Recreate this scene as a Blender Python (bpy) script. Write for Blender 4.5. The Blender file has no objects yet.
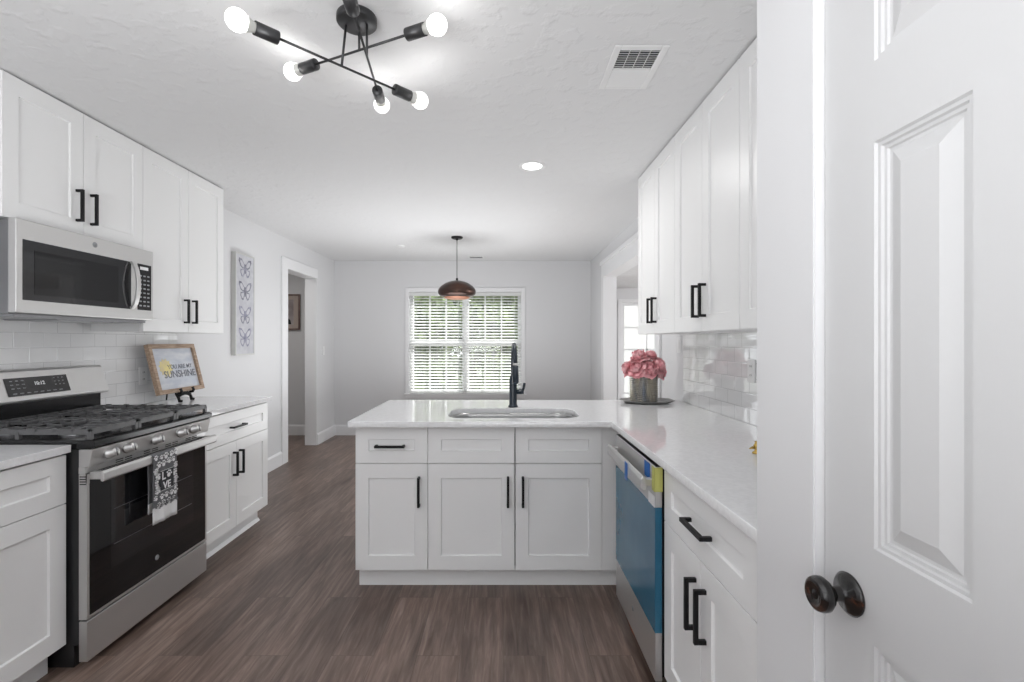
import bpy, bmesh, math, random
from mathutils import Vector, Matrix, Euler
PI = math.pi
random.seed(7)
S = bpy.context.scene
C = S.collection

# ------------------------------------------------------------------ camera, world, lights, exposure
H = 1.317
cam_d = bpy.data.cameras.new('camera')
cam = bpy.data.objects.new('camera', cam_d); C.objects.link(cam)
cam.location = (0, 0, H); cam.rotation_euler = (PI/2, 0, 0)
cam_d.sensor_width = 36; cam_d.lens = 475/1024*36
cam_d.shift_x = 9/1024; cam_d.clip_start = 0.05
S.camera = cam
S.view_settings.view_transform = 'Standard'; S.view_settings.look = 'None'
S.view_settings.gamma = 1; S.view_settings.use_curve_mapping = False
S.view_settings.exposure = 0.38

W = bpy.data.worlds.new('sky'); S.world = W; W.use_nodes = True
bg = W.node_tree.nodes['Background']
bg.inputs[0].default_value = (0.93, 0.97, 1.0, 1); bg.inputs[1].default_value = 3.0

def lamp(name, kind, loc, rot, energy, color=(1, 1, 1), size=None, sy=None, spread=None, angle=None):
    d = bpy.data.lights.new(name, kind); d.energy = energy; d.color = color
    if kind == 'AREA':
        d.shape = 'RECTANGLE'; d.size = size; d.size_y = sy
        if spread: d.spread = spread
    elif kind == 'POINT': d.shadow_soft_size = size
    elif kind == 'SUN': d.angle = angle
    o = bpy.data.objects.new(name, d); C.objects.link(o)
    o.location = loc; o.rotation_euler = rot
    return o
lamp('sun', 'SUN', (0, 12, 6), (math.radians(-35), math.radians(20), 0), 6.5, (1, 0.98, 0.95), angle=0.05)
# added fill lamp behind the camera, aimed up to bounce off the ceiling
lamp('ceiling_bounce_fill', 'AREA', (-0.8, -0.7, 1.1), (PI-0.15, 0, 0), 54, (0.975, 0.99, 1), 1.4, 1.2)
lamp('front_fill', 'AREA', (-1.0, -1.4, 1.3), (PI/2-0.12, 0, 0), 6, (0.98, 0.99, 1), 1.8, 1.6)  # added fill lamp facing forward, lifts the lower cabinet fronts
lamp('dining_fill', 'AREA', (-0.5, 4.7, 0.5), (PI, 0, 0), 28, (0.975, 0.99, 1), 1.8, 1.4)  # added lamp hidden behind the peninsula, pointing up to brighten the dining ceiling
# added lamp at the sunroom's out-of-frame side window, brightens the dining end
lamp('sunroom_fill', 'AREA', (4.45, 4.7, 1.2), (0, PI/2, 0), 35, (1, 1, 1), 1.4, 3.2)
# added area lamp under the hall ceiling, no fixture there
lamp('hall_fill', 'AREA', (-3.3, 5.4, 2.42), (0, 0, 0), 8, (1, 0.97, 0.93), 0.5, 0.5)

# ------------------------------------------------------------------ materials
def mat(name, col, rough=0.5, metal=0, spec=0.5, emit=None, es=0, trans=0, alpha=1, coat=0, sss=0):
    m = bpy.data.materials.new(name); m.use_nodes = True
    b = m.node_tree.nodes['Principled BSDF']
    b.inputs['Base Color'].default_value = (*col, 1)
    b.inputs['Roughness'].default_value = rough
    b.inputs['Metallic'].default_value = metal
    b.inputs['Specular IOR Level'].default_value = spec
    b.inputs['Transmission Weight'].default_value = trans
    b.inputs['Coat Weight'].default_value = coat
    b.inputs['Alpha'].default_value = alpha
    if emit:
        b.inputs['Emission Color'].default_value = (*emit, 1); b.inputs['Emission Strength'].default_value = es
    return m
def nt(m): return m.node_tree.nodes, m.node_tree.links, m.node_tree.nodes['Principled BSDF']
def add_bump(m, scale, strength, dist=0.002, detail=3, stretch=None, thr=None):
    N, L, b = nt(m)
    tc = N.new('ShaderNodeTexCoord'); mp = N.new('ShaderNodeMapping')
    L.new(tc.outputs['Object'], mp.inputs[0])
    if stretch: mp.inputs['Scale'].default_value = stretch
    n = N.new('ShaderNodeTexNoise'); n.inputs['Scale'].default_value = scale; n.inputs['Detail'].default_value = detail
    L.new(mp.outputs[0], n.inputs['Vector'])
    h = n.outputs['Fac']
    if thr:
        r = N.new('ShaderNodeMapRange'); r.inputs[1].default_value = thr[0]; r.inputs[2].default_value = thr[1]
        L.new(h, r.inputs[0]); h = r.outputs[0]
    bp = N.new('ShaderNodeBump'); bp.inputs['Strength'].default_value = strength; bp.inputs['Distance'].default_value = dist
    L.new(h, bp.inputs['Height']); L.new(bp.outputs[0], b.inputs['Normal'])
    return n
def color_noise(m, c1, c2, scale, stretch=None, detail=4, lo=0.35, hi=0.65):
    N, L, b = nt(m)
    tc = N.new('ShaderNodeTexCoord'); mp = N.new('ShaderNodeMapping'); L.new(tc.outputs['Object'], mp.inputs[0])
    if stretch: mp.inputs['Scale'].default_value = stretch
    n = N.new('ShaderNodeTexNoise'); n.inputs['Scale'].default_value = scale; n.inputs['Detail'].default_value = detail
    L.new(mp.outputs[0], n.inputs['Vector'])
    cr = N.new('ShaderNodeValToRGB')
    cr.color_ramp.elements[0].position = lo; cr.color_ramp.elements[0].color = (*c1, 1)
    cr.color_ramp.elements[1].position = hi; cr.color_ramp.elements[1].color = (*c2, 1)
    L.new(n.outputs['Fac'], cr.inputs[0]); L.new(cr.outputs[0], b.inputs['Base Color'])

M = {}
M['wall'] = mat('wall_paint', (0.70, 0.70, 0.71), 0.7, spec=0.25); add_bump(M['wall'], 180, 0.08, 0.0006)
M['ceiling'] = mat('ceiling_texture', (0.74, 0.74, 0.745), 0.75, spec=0.3); add_bump(M['ceiling'], 14, 0.38, 0.005, 4, thr=(0.50, 0.64))
M['trim'] = mat('trim_paint', (0.80, 0.80, 0.81), 0.35); add_bump(M['trim'], 60, 0.03, 0.0005)
M['door'] = mat('door_paint', (0.60, 0.60, 0.605), 0.5); add_bump(M['door'], 40, 0.12, 0.0008, 5, stretch=(6, 6, 0.4))
M['cab'] = mat('cabinet_paint', (0.85, 0.85, 0.85), 0.38); add_bump(M['cab'], 50, 0.02, 0.0003)
M['quartz'] = mat('white_quartz', (0.80, 0.80, 0.81), 0.035, spec=0.7); color_noise(M['quartz'], (0.76, 0.76, 0.77), (0.82, 0.82, 0.83), 60)
M['black'] = mat('matte_black_metal', (0.006, 0.006, 0.007), 0.5, spec=0.3); add_bump(M['black'], 300, 0.05, 0.0002)
M['steel'] = mat('brushed_steel', (0.62, 0.615, 0.61), 0.42, 0.85); add_bump(M['steel'], 40, 0.04, 0.0003, stretch=(1, 1, 30))
M['steel_dark'] = mat('dark_steel', (0.28, 0.28, 0.29), 0.35, 1); add_bump(M['steel_dark'], 40, 0.03, 0.0003)
M['sink'] = mat('sink_steel', (0.45, 0.45, 0.45), 0.3, 1); add_bump(M['sink'], 60, 0.04, 0.0003, stretch=(1, 20, 1))
M['glass_black'] = mat('black_oven_glass', (0.006, 0.006, 0.007), 0.04, spec=0.6); add_bump(M['glass_black'], 3, 0.01, 0.0003)
M['window_dark'] = mat('smoked_glass', (0.012, 0.012, 0.014), 0.05, spec=0.8); add_bump(M['window_dark'], 3, 0.01, 0.0003)
M['iron'] = mat('cast_iron', (0.10, 0.10, 0.103), 0.4, spec=0.7); add_bump(M['iron'], 200, 0.2, 0.0005)
M['enamel'] = mat('black_enamel', (0.01, 0.01, 0.011), 0.18); add_bump(M['enamel'], 5, 0.01, 0.0003)
M['side_black'] = mat('range_side', (0.018, 0.018, 0.019), 0.4); add_bump(M['side_black'], 80, 0.03, 0.0003)
M['white'] = mat('white_marking', (0.85, 0.85, 0.86), 0.5); add_bump(M['white'], 50, 0.02, 0.0002)
M['plate'] = mat('white_plastic', (0.80, 0.80, 0.80), 0.3); add_bump(M['plate'], 50, 0.01, 0.0002)
M['grey_mark'] = mat('grey_marking', (0.30, 0.31, 0.32), 0.5); add_bump(M['grey_mark'], 50, 0.02, 0.0002)
M['wood'] = mat('sign_frame_wood', (0.36, 0.24, 0.16), 0.55); color_noise(M['wood'], (0.28, 0.19, 0.13), (0.46, 0.34, 0.25), 12, (1, 8, 8))
M['faucet'] = mat('blue_black_finish', (0.012, 0.022, 0.035), 0.3, spec=0.6); add_bump(M['faucet'], 50, 0.02, 0.0002)
M['film'] = mat('blue_film', (0.018, 0.135, 0.235), 0.2, 0.0, spec=0.4); color_noise(M['film'], (0.012, 0.115, 0.21), (0.03, 0.16, 0.26), 3)
M['tape'] = mat('blue_tape', (0.01, 0.12, 0.42), 0.5); add_bump(M['tape'], 60, 0.1, 0.0003)
M['yellow'] = mat('yellow_tag', (0.55, 0.55, 0.16), 0.5); add_bump(M['yellow'], 60, 0.1, 0.0003)
M['bronze'] = mat('oil_rubbed_bronze', (0.02, 0.014, 0.012), 0.12, 0.1, coat=0.3); color_noise(M['bronze'], (0.006, 0.005, 0.005), (0.11, 0.04, 0.02), 30, lo=0.56, hi=0.8)
M['shade_out'] = mat('bronze_shade', (0.10, 0.055, 0.04), 0.32, 0.85); color_noise(M['shade_out'], (0.05, 0.042, 0.04), (0.11, 0.055, 0.04), 4)
M['copper'] = mat('copper_inside', (0.42, 0.2, 0.13), 0.5, 0.4); add_bump(M['copper'], 30, 0.05, 0.0005)
M['brass'] = mat('brass', (0.55, 0.38, 0.1), 0.25, 0.9); add_bump(M['brass'], 30, 0.1, 0.0005)
M['bulb'] = mat('lit_bulb', (1, 1, 1), 0.3, emit=(1, 0.99, 0.97), es=1.25)
M['bulb_neck'] = mat('bulb_neck', (0.55, 0.55, 0.52), 0.4); add_bump(M['bulb_neck'], 50, 0.02, 0.0002)
M['led'] = mat('lit_diffuser', (1, 1, 1), 0.3, emit=(1, 1, 1), es=3)
M['vent_dark'] = mat('vent_interior', (0.02, 0.02, 0.02), 0.8); add_bump(M['vent_dark'], 30, 0.1, 0.0005)
M['socket'] = mat('gunmetal', (0.05, 0.05, 0.052), 0.35, 0.5); add_bump(M['socket'], 300, 0.1, 0.0002)
M['leaf'] = mat('leaf', (0.1, 0.15, 0.05), 0.7, spec=0.2); color_noise(M['leaf'], (0.03, 0.05, 0.02), (0.2, 0.26, 0.1), 2.5)
M['bark'] = mat('bark', (0.10, 0.07, 0.05), 0.9); add_bump(M['bark'], 20, 0.6, 0.02)
M['grass'] = mat('lawn', (0.22, 0.33, 0.10), 0.9); color_noise(M['grass'], (0.05, 0.07, 0.04), (0.13, 0.16, 0.09), 3)
M['deck'] = mat('patio', (0.35, 0.33, 0.32), 0.9); add_bump(M['deck'], 20, 0.3, 0.01)
M['tray'] = mat('grey_tray', (0.26, 0.255, 0.25), 0.35, 0.3); add_bump(M['tray'], 30, 0.1, 0.0004)
M['charcoal'] = mat('towel_charcoal', (0.15, 0.15, 0.16), 0.9); add_bump(M['charcoal'], 400, 0.5, 0.0008)
M['towel_white'] = mat('towel_white', (0.82, 0.82, 0.83), 0.9); add_bump(M['towel_white'], 400, 0.4, 0.0008)
M['towel_dark'] = mat('towel_square', (0.035, 0.035, 0.04), 0.9); add_bump(M['towel_dark'], 400, 0.4, 0.0008)
M['sign'] = mat('sign_board', (0.55, 0.57, 0.62), 0.35); color_noise(M['sign'], (0.48, 0.51, 0.58), (0.64, 0.65, 0.68), 7, (1, 1, 3))
M['sun_yellow'] = mat('sign_yellow', (0.72, 0.60, 0.28), 0.5); color_noise(M['sun_yellow'], (0.64, 0.55, 0.33), (0.78, 0.66, 0.25), 14)
M['lettering'] = mat('sign_letters', (0.17, 0.18, 0.21), 0.5); add_bump(M['lettering'], 60, 0.05, 0.0002)
M['canvas'] = mat('lavender_canvas', (0.52, 0.52, 0.58), 0.7); color_noise(M['canvas'], (0.48, 0.48, 0.52), (0.56, 0.56, 0.59), 18)
M['wing1'] = mat('wing_grey', (0.30, 0.30, 0.36), 0.7); color_noise(M['wing1'], (0.16, 0.16, 0.2), (0.34, 0.34, 0.40), 30)
M['wing2'] = mat('wing_lilac', (0.36, 0.35, 0.50), 0.7); color_noise(M['wing2'], (0.2, 0.2, 0.27), (0.38, 0.38, 0.46), 30)
M['silver'] = mat('silver_frame', (0.60, 0.60, 0.58), 0.35, 0.3); add_bump(M['silver'], 30, 0.05, 0.0003)
M['frame_brown'] = mat('walnut_frame', (0.16, 0.105, 0.09), 0.5); color_noise(M['frame_brown'], (0.13, 0.08, 0.07), (0.2, 0.13, 0.11), 12)
M['mat_beige'] = mat('picture_mount', (0.42, 0.35, 0.31), 0.8); add_bump(M['mat_beige'], 80, 0.05, 0.0003)
M['photo_bg'] = mat('photo_print', (0.33, 0.29, 0.29), 0.4); color_noise(M['photo_bg'], (0.24, 0.20, 0.20), (0.42, 0.38, 0.38), 5)
M['blind'] = mat('blind_slat', (0.9, 0.9, 0.9), 0.45)
N, L, b_ = nt(M['blind'])
tr = N.new('ShaderNodeBsdfTranslucent'); tr.inputs[0].default_value = (0.95, 0.97, 0.93, 1)
mx = N.new('ShaderNodeMixShader'); mx.inputs[0].default_value = 0.3
L.new(b_.outputs[0], mx.inputs[1]); L.new(tr.outputs[0], mx.inputs[2]); L.new(mx.outputs[0], N['Material Output'].inputs[0])
M['pink'] = mat('peony_petal', (0.8, 0.36, 0.38), 0.6); color_noise(M['pink'], (0.76, 0.28, 0.32), (0.95, 0.58, 0.6), 22)
M['stem'] = mat('stem_green', (0.07, 0.13, 0.04), 0.6); add_bump(M['stem'], 50, 0.1, 0.0005)
M['rust'] = mat('orange_tubing', (0.42, 0.14, 0.07), 0.5); add_bump(M['rust'], 50, 0.1, 0.0005)
# clear pane: thin glass
m = bpy.data.materials.new('clear_pane'); m.use_nodes = True; M['pane'] = m
N, L, b_ = nt(m)
t_ = N.new('ShaderNodeBsdfTransparent'); g_ = N.new('ShaderNodeBsdfGlossy'); g_.inputs['Roughness'].default_value = 0.02
lw = N.new('ShaderNodeLayerWeight'); lw.inputs[0].default_value = 0.3
f_ = N.new('ShaderNodeMapRange'); f_.inputs[1].default_value = 0.3; f_.inputs[3].default_value = 0.03; f_.inputs[4].default_value = 0.5
L.new(lw.outputs['Facing'], f_.inputs[0])
mx = N.new('ShaderNodeMixShader'); L.new(f_.outputs[0], mx.inputs[0]); L.new(t_.outputs[0], mx.inputs[1]); L.new(g_.outputs[0], mx.inputs[2])
L.new(mx.outputs[0], N['Material Output'].inputs[0])
# frosted sheer shade behind the sunroom glass
m = mat('sheer_shade', (0.85, 0.85, 0.84), 0.8); M['sheer'] = m
N, L, b_ = nt(m)
tr = N.new('ShaderNodeBsdfTranslucent'); tr.inputs[0].default_value = (0.8, 0.8, 0.8, 1)
mx = N.new('ShaderNodeMixShader'); mx.inputs[0].default_value = 0.5
L.new(b_.outputs[0], mx.inputs[1]); L.new(tr.outputs[0], mx.inputs[2]); L.new(mx.outputs[0], N['Material Output'].inputs[0])
# vase: iridescent ribbed glaze
m = mat('ribbed_glaze', (0.3, 0.3, 0.3), 0.22, 0.55); M['vase'] = m
color_noise(m, (0.10, 0.12, 0.16), (0.42, 0.38, 0.28), 9, (3, 3, 0.6), lo=0.3, hi=0.7)

def tile_mat(name, u, v, off=0.0):
    m = mat(name, (0.78, 0.78, 0.785), 0.03, spec=1.0)
    N, L, b = nt(m)
    tc = N.new('ShaderNodeTexCoord'); sx = N.new('ShaderNodeSeparateXYZ'); cx = N.new('ShaderNodeCombineXYZ')
    L.new(tc.outputs['Object'], sx.inputs[0]); L.new(sx.outputs[u], cx.inputs[0])
    ad = N.new('ShaderNodeMath'); ad.operation = 'ADD'; ad.inputs[1].default_value = off
    L.new(sx.outputs[v], ad.inputs[0]); L.new(ad.outputs[0], cx.inputs[1])
    def brick(mortar, smooth):
        br = N.new('ShaderNodeTexBrick'); br.offset = 0.5
        br.inputs['Scale'].default_value = 1; br.inputs['Brick Width'].default_value = 0.152
        br.inputs['Row Height'].default_value = 0.0755; br.inputs['Mortar Size'].default_value = mortar
        br.inputs['Mortar Smooth'].default_value = smooth
        br.inputs['Color1'].default_value = (0.79, 0.79, 0.795, 1); br.inputs['Color2'].default_value = (0.76, 0.76, 0.765, 1)
        br.inputs['Mortar'].default_value = (0.55, 0.55, 0.555, 1)
        L.new(cx.outputs[0], br.inputs['Vector']); return br
    b1 = brick(0.0016, 0.1); L.new(b1.outputs['Color'], b.inputs['Base Color'])
    b2 = brick(0.004, 1.0)
    n = N.new('ShaderNodeTexNoise'); n.inputs['Scale'].default_value = 9; L.new(tc.outputs['Object'], n.inputs['Vector'])
    mu = N.new('ShaderNodeMath'); mu.operation = 'MULTIPLY_ADD'; mu.inputs[1].default_value = -1.0
    L.new(b2.outputs['Fac'], mu.inputs[0]); 
    ns = N.new('ShaderNodeMath'); ns.operation = 'MULTIPLY'; ns.inputs[1].default_value = 0.12; L.new(n.outputs['Fac'], ns.inputs[0])
    L.new(ns.outputs[0], mu.inputs[2])
    bp = N.new('ShaderNodeBump'); bp.inputs['Strength'].default_value = 0.4; bp.inputs['Distance'].default_value = 0.001
    L.new(mu.outputs[0], bp.inputs['Height']); L.new(bp.outputs[0], b.inputs['Normal'])
    if b.inputs.get('Coat Normal'): L.new(bp.outputs[0], b.inputs['Coat Normal'])
    return m
M['tile'] = tile_mat('subway_tile', 1, 2, 0.0005)

def floor_mat():
    m = mat('vinyl_plank', (0.2, 0.16, 0.14), 0.3); N, L, b = nt(m)
    tc = N.new('ShaderNodeTexCoord'); sx = N.new('ShaderNodeSeparateXYZ'); cx = N.new('ShaderNodeCombineXYZ')
    L.new(tc.outputs['Object'], sx.inputs[0]); L.new(sx.outputs[1], cx.inputs[0]); L.new(sx.outputs[0], cx.inputs[1])
    br = N.new('ShaderNodeTexBrick'); br.offset = 0.37; br.inputs['Scale'].default_value = 1
    br.inputs['Brick Width'].default_value = 1.22; br.inputs['Row Height'].default_value = 0.18
    br.inputs['Mortar Size'].default_value = 0.0009; br.inputs['Mortar Smooth'].default_value = 0.0; br.inputs['Bias'].default_value = 0
    br.inputs['Color1'].default_value = (0, 0, 0, 1); br.inputs['Color2'].default_value = (1, 1, 1, 1); br.inputs['Mortar'].default_value = (0.5, 0.5, 0.5, 1)
    L.new(cx.outputs[0], br.inputs['Vector'])
    # plank-wise offset of the grain
    am = N.new('ShaderNodeVectorMath'); am.operation = 'MULTIPLY_ADD'
    am.inputs[1].default_value = (9, 5, 3); L.new(br.outputs['Color'], am.inputs[0]); L.new(tc.outputs['Object'], am.inputs[2])
    mp = N.new('ShaderNodeMapping'); mp.inputs['Scale'].default_value = (20, 1.6, 1); L.new(am.outputs[0], mp.inputs[0])
    n1 = N.new('ShaderNodeTexNoise'); n1.inputs['Scale'].default_value = 2.2; n1.inputs['Detail'].default_value = 7; n1.inputs['Roughness'].default_value = 0.62
    n1.inputs['Distortion'].default_value = 0.6
    L.new(mp.outputs[0], n1.inputs['Vector'])
    cr = N.new('ShaderNodeValToRGB'); e = cr.color_ramp.elements
    e[0].position = 0.30; e[0].color = (0.098, 0.063, 0.049, 1); e[1].position = 0.78; e[1].color = (0.30, 0.225, 0.19, 1)
    x = e.new(0.5); x.color = (0.165, 0.115, 0.094, 1)
    L.new(n1.outputs['Fac'], cr.inputs[0])
    mp2 = N.new('ShaderNodeMapping'); mp2.inputs['Scale'].default_value = (3, 0.6, 1); L.new(am.outputs[0], mp2.inputs[0])
    n2 = N.new('ShaderNodeTexNoise'); n2.inputs['Scale'].default_value = 2; n2.inputs['Detail'].default_value = 3; L.new(mp2.outputs[0], n2.inputs['Vector'])
    mr = N.new('ShaderNodeMapRange'); mr.inputs[1].default_value = 0.3; mr.inputs[2].default_value = 0.7; mr.inputs[3].default_value = 0.72; mr.inputs[4].default_value = 1.32
    L.new(n2.outputs['Fac'], mr.inputs[0])
    mr2 = N.new('ShaderNodeMapRange'); mr2.inputs[3].default_value = 0.88; mr2.inputs[4].default_value = 1.12; L.new(br.outputs['Color'], mr2.inputs[0])
    mm = N.new('ShaderNodeMath'); mm.operation = 'MULTIPLY'; L.new(mr.outputs[0], mm.inputs[0]); L.new(mr2.outputs[0], mm.inputs[1])
    sc = N.new('ShaderNodeMath'); sc.operation = 'MULTIPLY_ADD'; sc.inputs[1].default_value = -0.45; sc.inputs[2].default_value = 1.0
    L.new(br.outputs['Fac'], sc.inputs[0])
    m3 = N.new('ShaderNodeMath'); m3.operation = 'MULTIPLY'; L.new(mm.outputs[0], m3.inputs[0]); L.new(sc.outputs[0], m3.inputs[1])
    vm = N.new('ShaderNodeVectorMath'); vm.operation = 'SCALE'; L.new(cr.outputs[0], vm.inputs[0]); L.new(m3.outputs[0], vm.inputs['Scale'])
    L.new(vm.outputs[0], b.inputs['Base Color'])
    rr = N.new('ShaderNodeMapRange'); rr.inputs[3].default_value = 0.30; rr.inputs[4].default_value = 0.46; L.new(n1.outputs['Fac'], rr.inputs[0])
    L.new(rr.outputs[0], b.inputs['Roughness'])
    bp = N.new('ShaderNodeBump'); bp.inputs['Strength'].default_value = 0.15; bp.inputs['Distance'].default_value = 0.001
    L.new(n1.outputs['Fac'], bp.inputs['Height']); L.new(bp.outputs[0], b.inputs['Normal'])
    return m
M['floor'] = floor_mat()

# ------------------------------------------------------------------ mesh helpers
def B(): return bmesh.new()
def box(bm, x0, x1, y0, y1, z0, z1, mi=0):
    vs = [bm.verts.new(p) for p in ((x0, y0, z0), (x1, y0, z0), (x1, y1, z0), (x0, y1, z0), (x0, y0, z1), (x1, y0, z1), (x1, y1, z1), (x0, y1, z1))]
    for f in ((0, 3, 2, 1), (4, 5, 6, 7), (0, 1, 5, 4), (1, 2, 6, 5), (2, 3, 7, 6), (3, 0, 4, 7)):
        bm.faces.new([vs[i] for i in f]).material_index = mi
def quad(bm, pts, mi=0):
    f = bm.faces.new([bm.verts.new(p) for p in pts]); f.material_index = mi; return f
def frame_axes(d):
    d = Vector(d).normalized(); u = Vector((0, 0, 1)) if abs(d.z) < 0.9 else Vector((1, 0, 0))
    a = d.cross(u).normalized(); b = a.cross(d).normalized(); return a, b
def cyl(bm, p0, p1, r0, r1=None, n=20, mi=0, caps=True, smooth=True):
    r1 = r0 if r1 is None else r1
    p0, p1 = Vector(p0), Vector(p1); a, b = frame_axes(p1-p0)
    A = [bm.verts.new(p0+r0*(a*math.cos(2*PI*i/n)+b*math.sin(2*PI*i/n))) for i in range(n)]
    Q = [bm.verts.new(p1+r1*(a*math.cos(2*PI*i/n)+b*math.sin(2*PI*i/n))) for i in range(n)]
    for i in range(n):
        f = bm.faces.new((A[i], Q[i], Q[(i+1) % n], A[(i+1) % n])); f.material_index = mi; f.smooth = smooth
    if caps:
        f = bm.faces.new(A); f.material_index = mi
        f = bm.faces.new(Q[::-1]); f.material_index = mi
def tube(bm, pts, r, n=12, mi=0, radii=None):
    pts = [Vector(p) for p in pts]; rings = []; ref = None
    for i, p in enumerate(pts):
        d = (pts[min(i+1, len(pts)-1)]-pts[max(i-1, 0)]).normalized()
        if ref is None: a, b = frame_axes(d)
        else:
            a = (ref - d*ref.dot(d)).normalized(); b = a.cross(d).normalized()
        ref = a; rr = radii[i] if radii else r
        rings.append([bm.verts.new(p+rr*(a*math.cos(2*PI*k/n)+b*math.sin(2*PI*k/n))) for k in range(n)])
    for A, Q in zip(rings, rings[1:]):
        for k in range(n):
            f = bm.faces.new((A[k], Q[k], Q[(k+1) % n], A[(k+1) % n])); f.material_index = mi; f.smooth = True
    bm.faces.new(rings[0]).material_index = mi; bm.faces.new(rings[-1][::-1]).material_index = mi
def lathe(bm, prof, c=(0, 0, 0), axis=(0, 0, 1), n=32, mi=0, mis=None):
    c = Vector(c); ax = Vector(axis).normalized(); a, b = frame_axes(ax); rings = []
    for r, h in prof:
        if r < 1e-5: rings.append([bm.verts.new(c+ax*h)])
        else: rings.append([bm.verts.new(c+ax*h+r*(a*math.cos(2*PI*k/n)+b*math.sin(2*PI*k/n))) for k in range(n)])
    for j, (A, Q) in enumerate(zip(rings, rings[1:])):
        m_ = mis[j] if mis else mi
        for k in range(n):
            k2 = (k+1) % n
            if len(A) == 1 and len(Q) == 1: continue
            if len(A) == 1: f = bm.faces.new((A[0], Q[k], Q[k2]))
            elif len(Q) == 1: f = bm.faces.new((A[k], Q[0], A[k2]))
            else: f = bm.faces.new((A[k], Q[k], Q[k2], A[k2]))
            f.material_index = m_; f.smooth = True
def prism(bm, poly, axis, t0, t1, mi=0):
    """poly: 2D points; axis 'x': (y,z) extruded along x; 'y': (x,z); 'z': (x,y)"""
    def P(p, t): return {'x': (t, p[0], p[1]), 'y': (p[0], t, p[1]), 'z': (p[0], p[1], t)}[axis]
    A = [bm.verts.new(P(p, t0)) for p in poly]; Q = [bm.verts.new(P(p, t1)) for p in poly]; n = len(poly)
    for i in range(n): bm.faces.new((A[i], A[(i+1) % n], Q[(i+1) % n], Q[i])).material_index = mi
    bm.faces.new(A[::-1]).material_index = mi; bm.faces.new(Q).material_index = mi
def rot_all(bm, mtx): bmesh.ops.transform(bm, matrix=mtx, verts=bm.verts)
def obj(name, bm, mats, parent=None, bevel=0, fixn=True, angle=False):
    if fixn: bmesh.ops.recalc_face_normals(bm, faces=bm.faces)
    me = bpy.data.meshes.new(name); bm.to_mesh(me); bm.free()
    if not isinstance(mats, (list, tuple)): mats = [mats]
    for m_ in mats: me.materials.append(M[m_] if isinstance(m_, str) else m_)
    o = bpy.data.objects.new(name, me); C.objects.link(o); o.parent = parent
    if bevel:
        md = o.modifiers.new('bevel', 'BEVEL'); md.width = bevel; md.segments = 2; md.limit_method = 'ANGLE'; md.angle_limit = 0.6
        md.harden_normals = False
    return o
def thing(name, label, cat, loc=(0, 0, 0), rz=0, group=None):
    o = bpy.data.objects.new(name, None); C.objects.link(o); o.empty_display_size = 0.1
    o.location = loc; o.rotation_euler = (0, 0, rz); o['label'] = label; o['category'] = cat
    if group: o['group'] = group
    return o
def tag(o, label, cat, group=None):
    o['label'] = label; o['category'] = cat
    if group: o['group'] = group
    return o
def struct(name, bm, m_, bevel=0, label=None):
    o = obj(name, bm, m_, None, bevel); o['kind'] = 'structure'
    if label: o['label'] = label
    return o
def text_into(bm, s, size, x, y, z, mi=0, depth=0.0008, align='CENTER', bold=0.0):
    """text facing local -Y, centred at x, baseline z"""
    cu = bpy.data.curves.new('t', 'FONT'); cu.body = s; cu.size = size; cu.align_x = align; cu.extrude = depth/2; cu.resolution_u = 3
    cu.offset = bold
    o = bpy.data.objects.new('t', cu); C.objects.link(o)
    dg = bpy.context.evaluated_depsgraph_get(); me = bpy.data.meshes.new_from_object(o.evaluated_get(dg))
    me.transform(Matrix.Translation((x, y, z)) @ Matrix.Rotation(PI/2, 4, 'X'))
    n0 = len(bm.faces); bm.from_mesh(me); bm.faces.ensure_lookup_table()
    for f in bm.faces[n0:]: f.material_index = mi
    bpy.data.objects.remove(o); bpy.data.curves.remove(cu); bpy.data.meshes.remove(me)
def disc(bm, x, z, y, r, t=0.0006, n=12, mi=0, sx=1.0):
    prism(bm, [(x+r*sx*math.cos(2*PI*k/n), z+r*math.sin(2*PI*k/n)) for k in range(n)], 'y', y, y+t, mi)

# ------------------------------------------------------------------ the room
XL, XR, YF, YB, ZC = -2.36, 1.23, 6.65, -1.75, 2.44
bm = B(); box(bm, -4.6, 4.6, YB-0.15, 7.4, -0.06, 0)
struct('floor', bm, 'floor')
bm = B(); box(bm, -4.6, XR+0.14, YB-0.15, YF+0.15, ZC, ZC+0.08)
struct('ceiling', bm, 'ceiling')
def wall_x(name, x0, x1, y0, y1, holes, z1=ZC, m_='wall'):
    bm = B(); y = y0
    for (a, b, z0, zt) in sorted(holes):
        if a > y: box(bm, x0, x1, y, a, 0, z1)
        if z0 > 0: box(bm, x0, x1, a, b, 0, z0)
        if zt < z1: box(bm, x0, x1, a, b, zt, z1)
        y = b
    if y1 > y: box(bm, x0, x1, y, y1, 0, z1)
    return struct(name, bm, m_)
def wall_y(name, y0, y1, x0, x1, holes, z1=ZC, m_='wall'):
    bm = B(); x = x0
    for (a, b, z0, zt) in sorted(holes):
        if a > x: box(bm, x, a, y0, y1, 0, z1)
        if z0 > 0: box(bm, a, b, y0, y1, 0, z0)
        if zt < z1: box(bm, a, b, y0, y1, zt, z1)
        x = b
    if x1 > x: box(bm, x, x1, y0, y1, 0, z1)
    return struct(name, bm, m_)
LY0, LY1, LZ = 5.176, 6.01, 2.11       # opening in the left wall
RY0, RY1, RZ = 3.80, 5.75, 2.10        # opening in the right wall
WX0, WX1, WZ0, WZ1 = -1.31, 0.255, 0.585, 2.00
wall_x('wall_left', XL-0.14, XL, YB, YF, [(LY0, LY1, 0, LZ)])
wall_x('wall_right', XR, XR+0.14, 0.9, YF, [(RY0, RY1, 0, RZ)])
wall_y('wall_far', YF, YF+0.14, -4.6, XR+0.14, [(WX0, WX1, WZ0, WZ1)])
wall_y('wall_rear', YB-0.12, YB, XL-0.14, 1.6, [])
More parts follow.
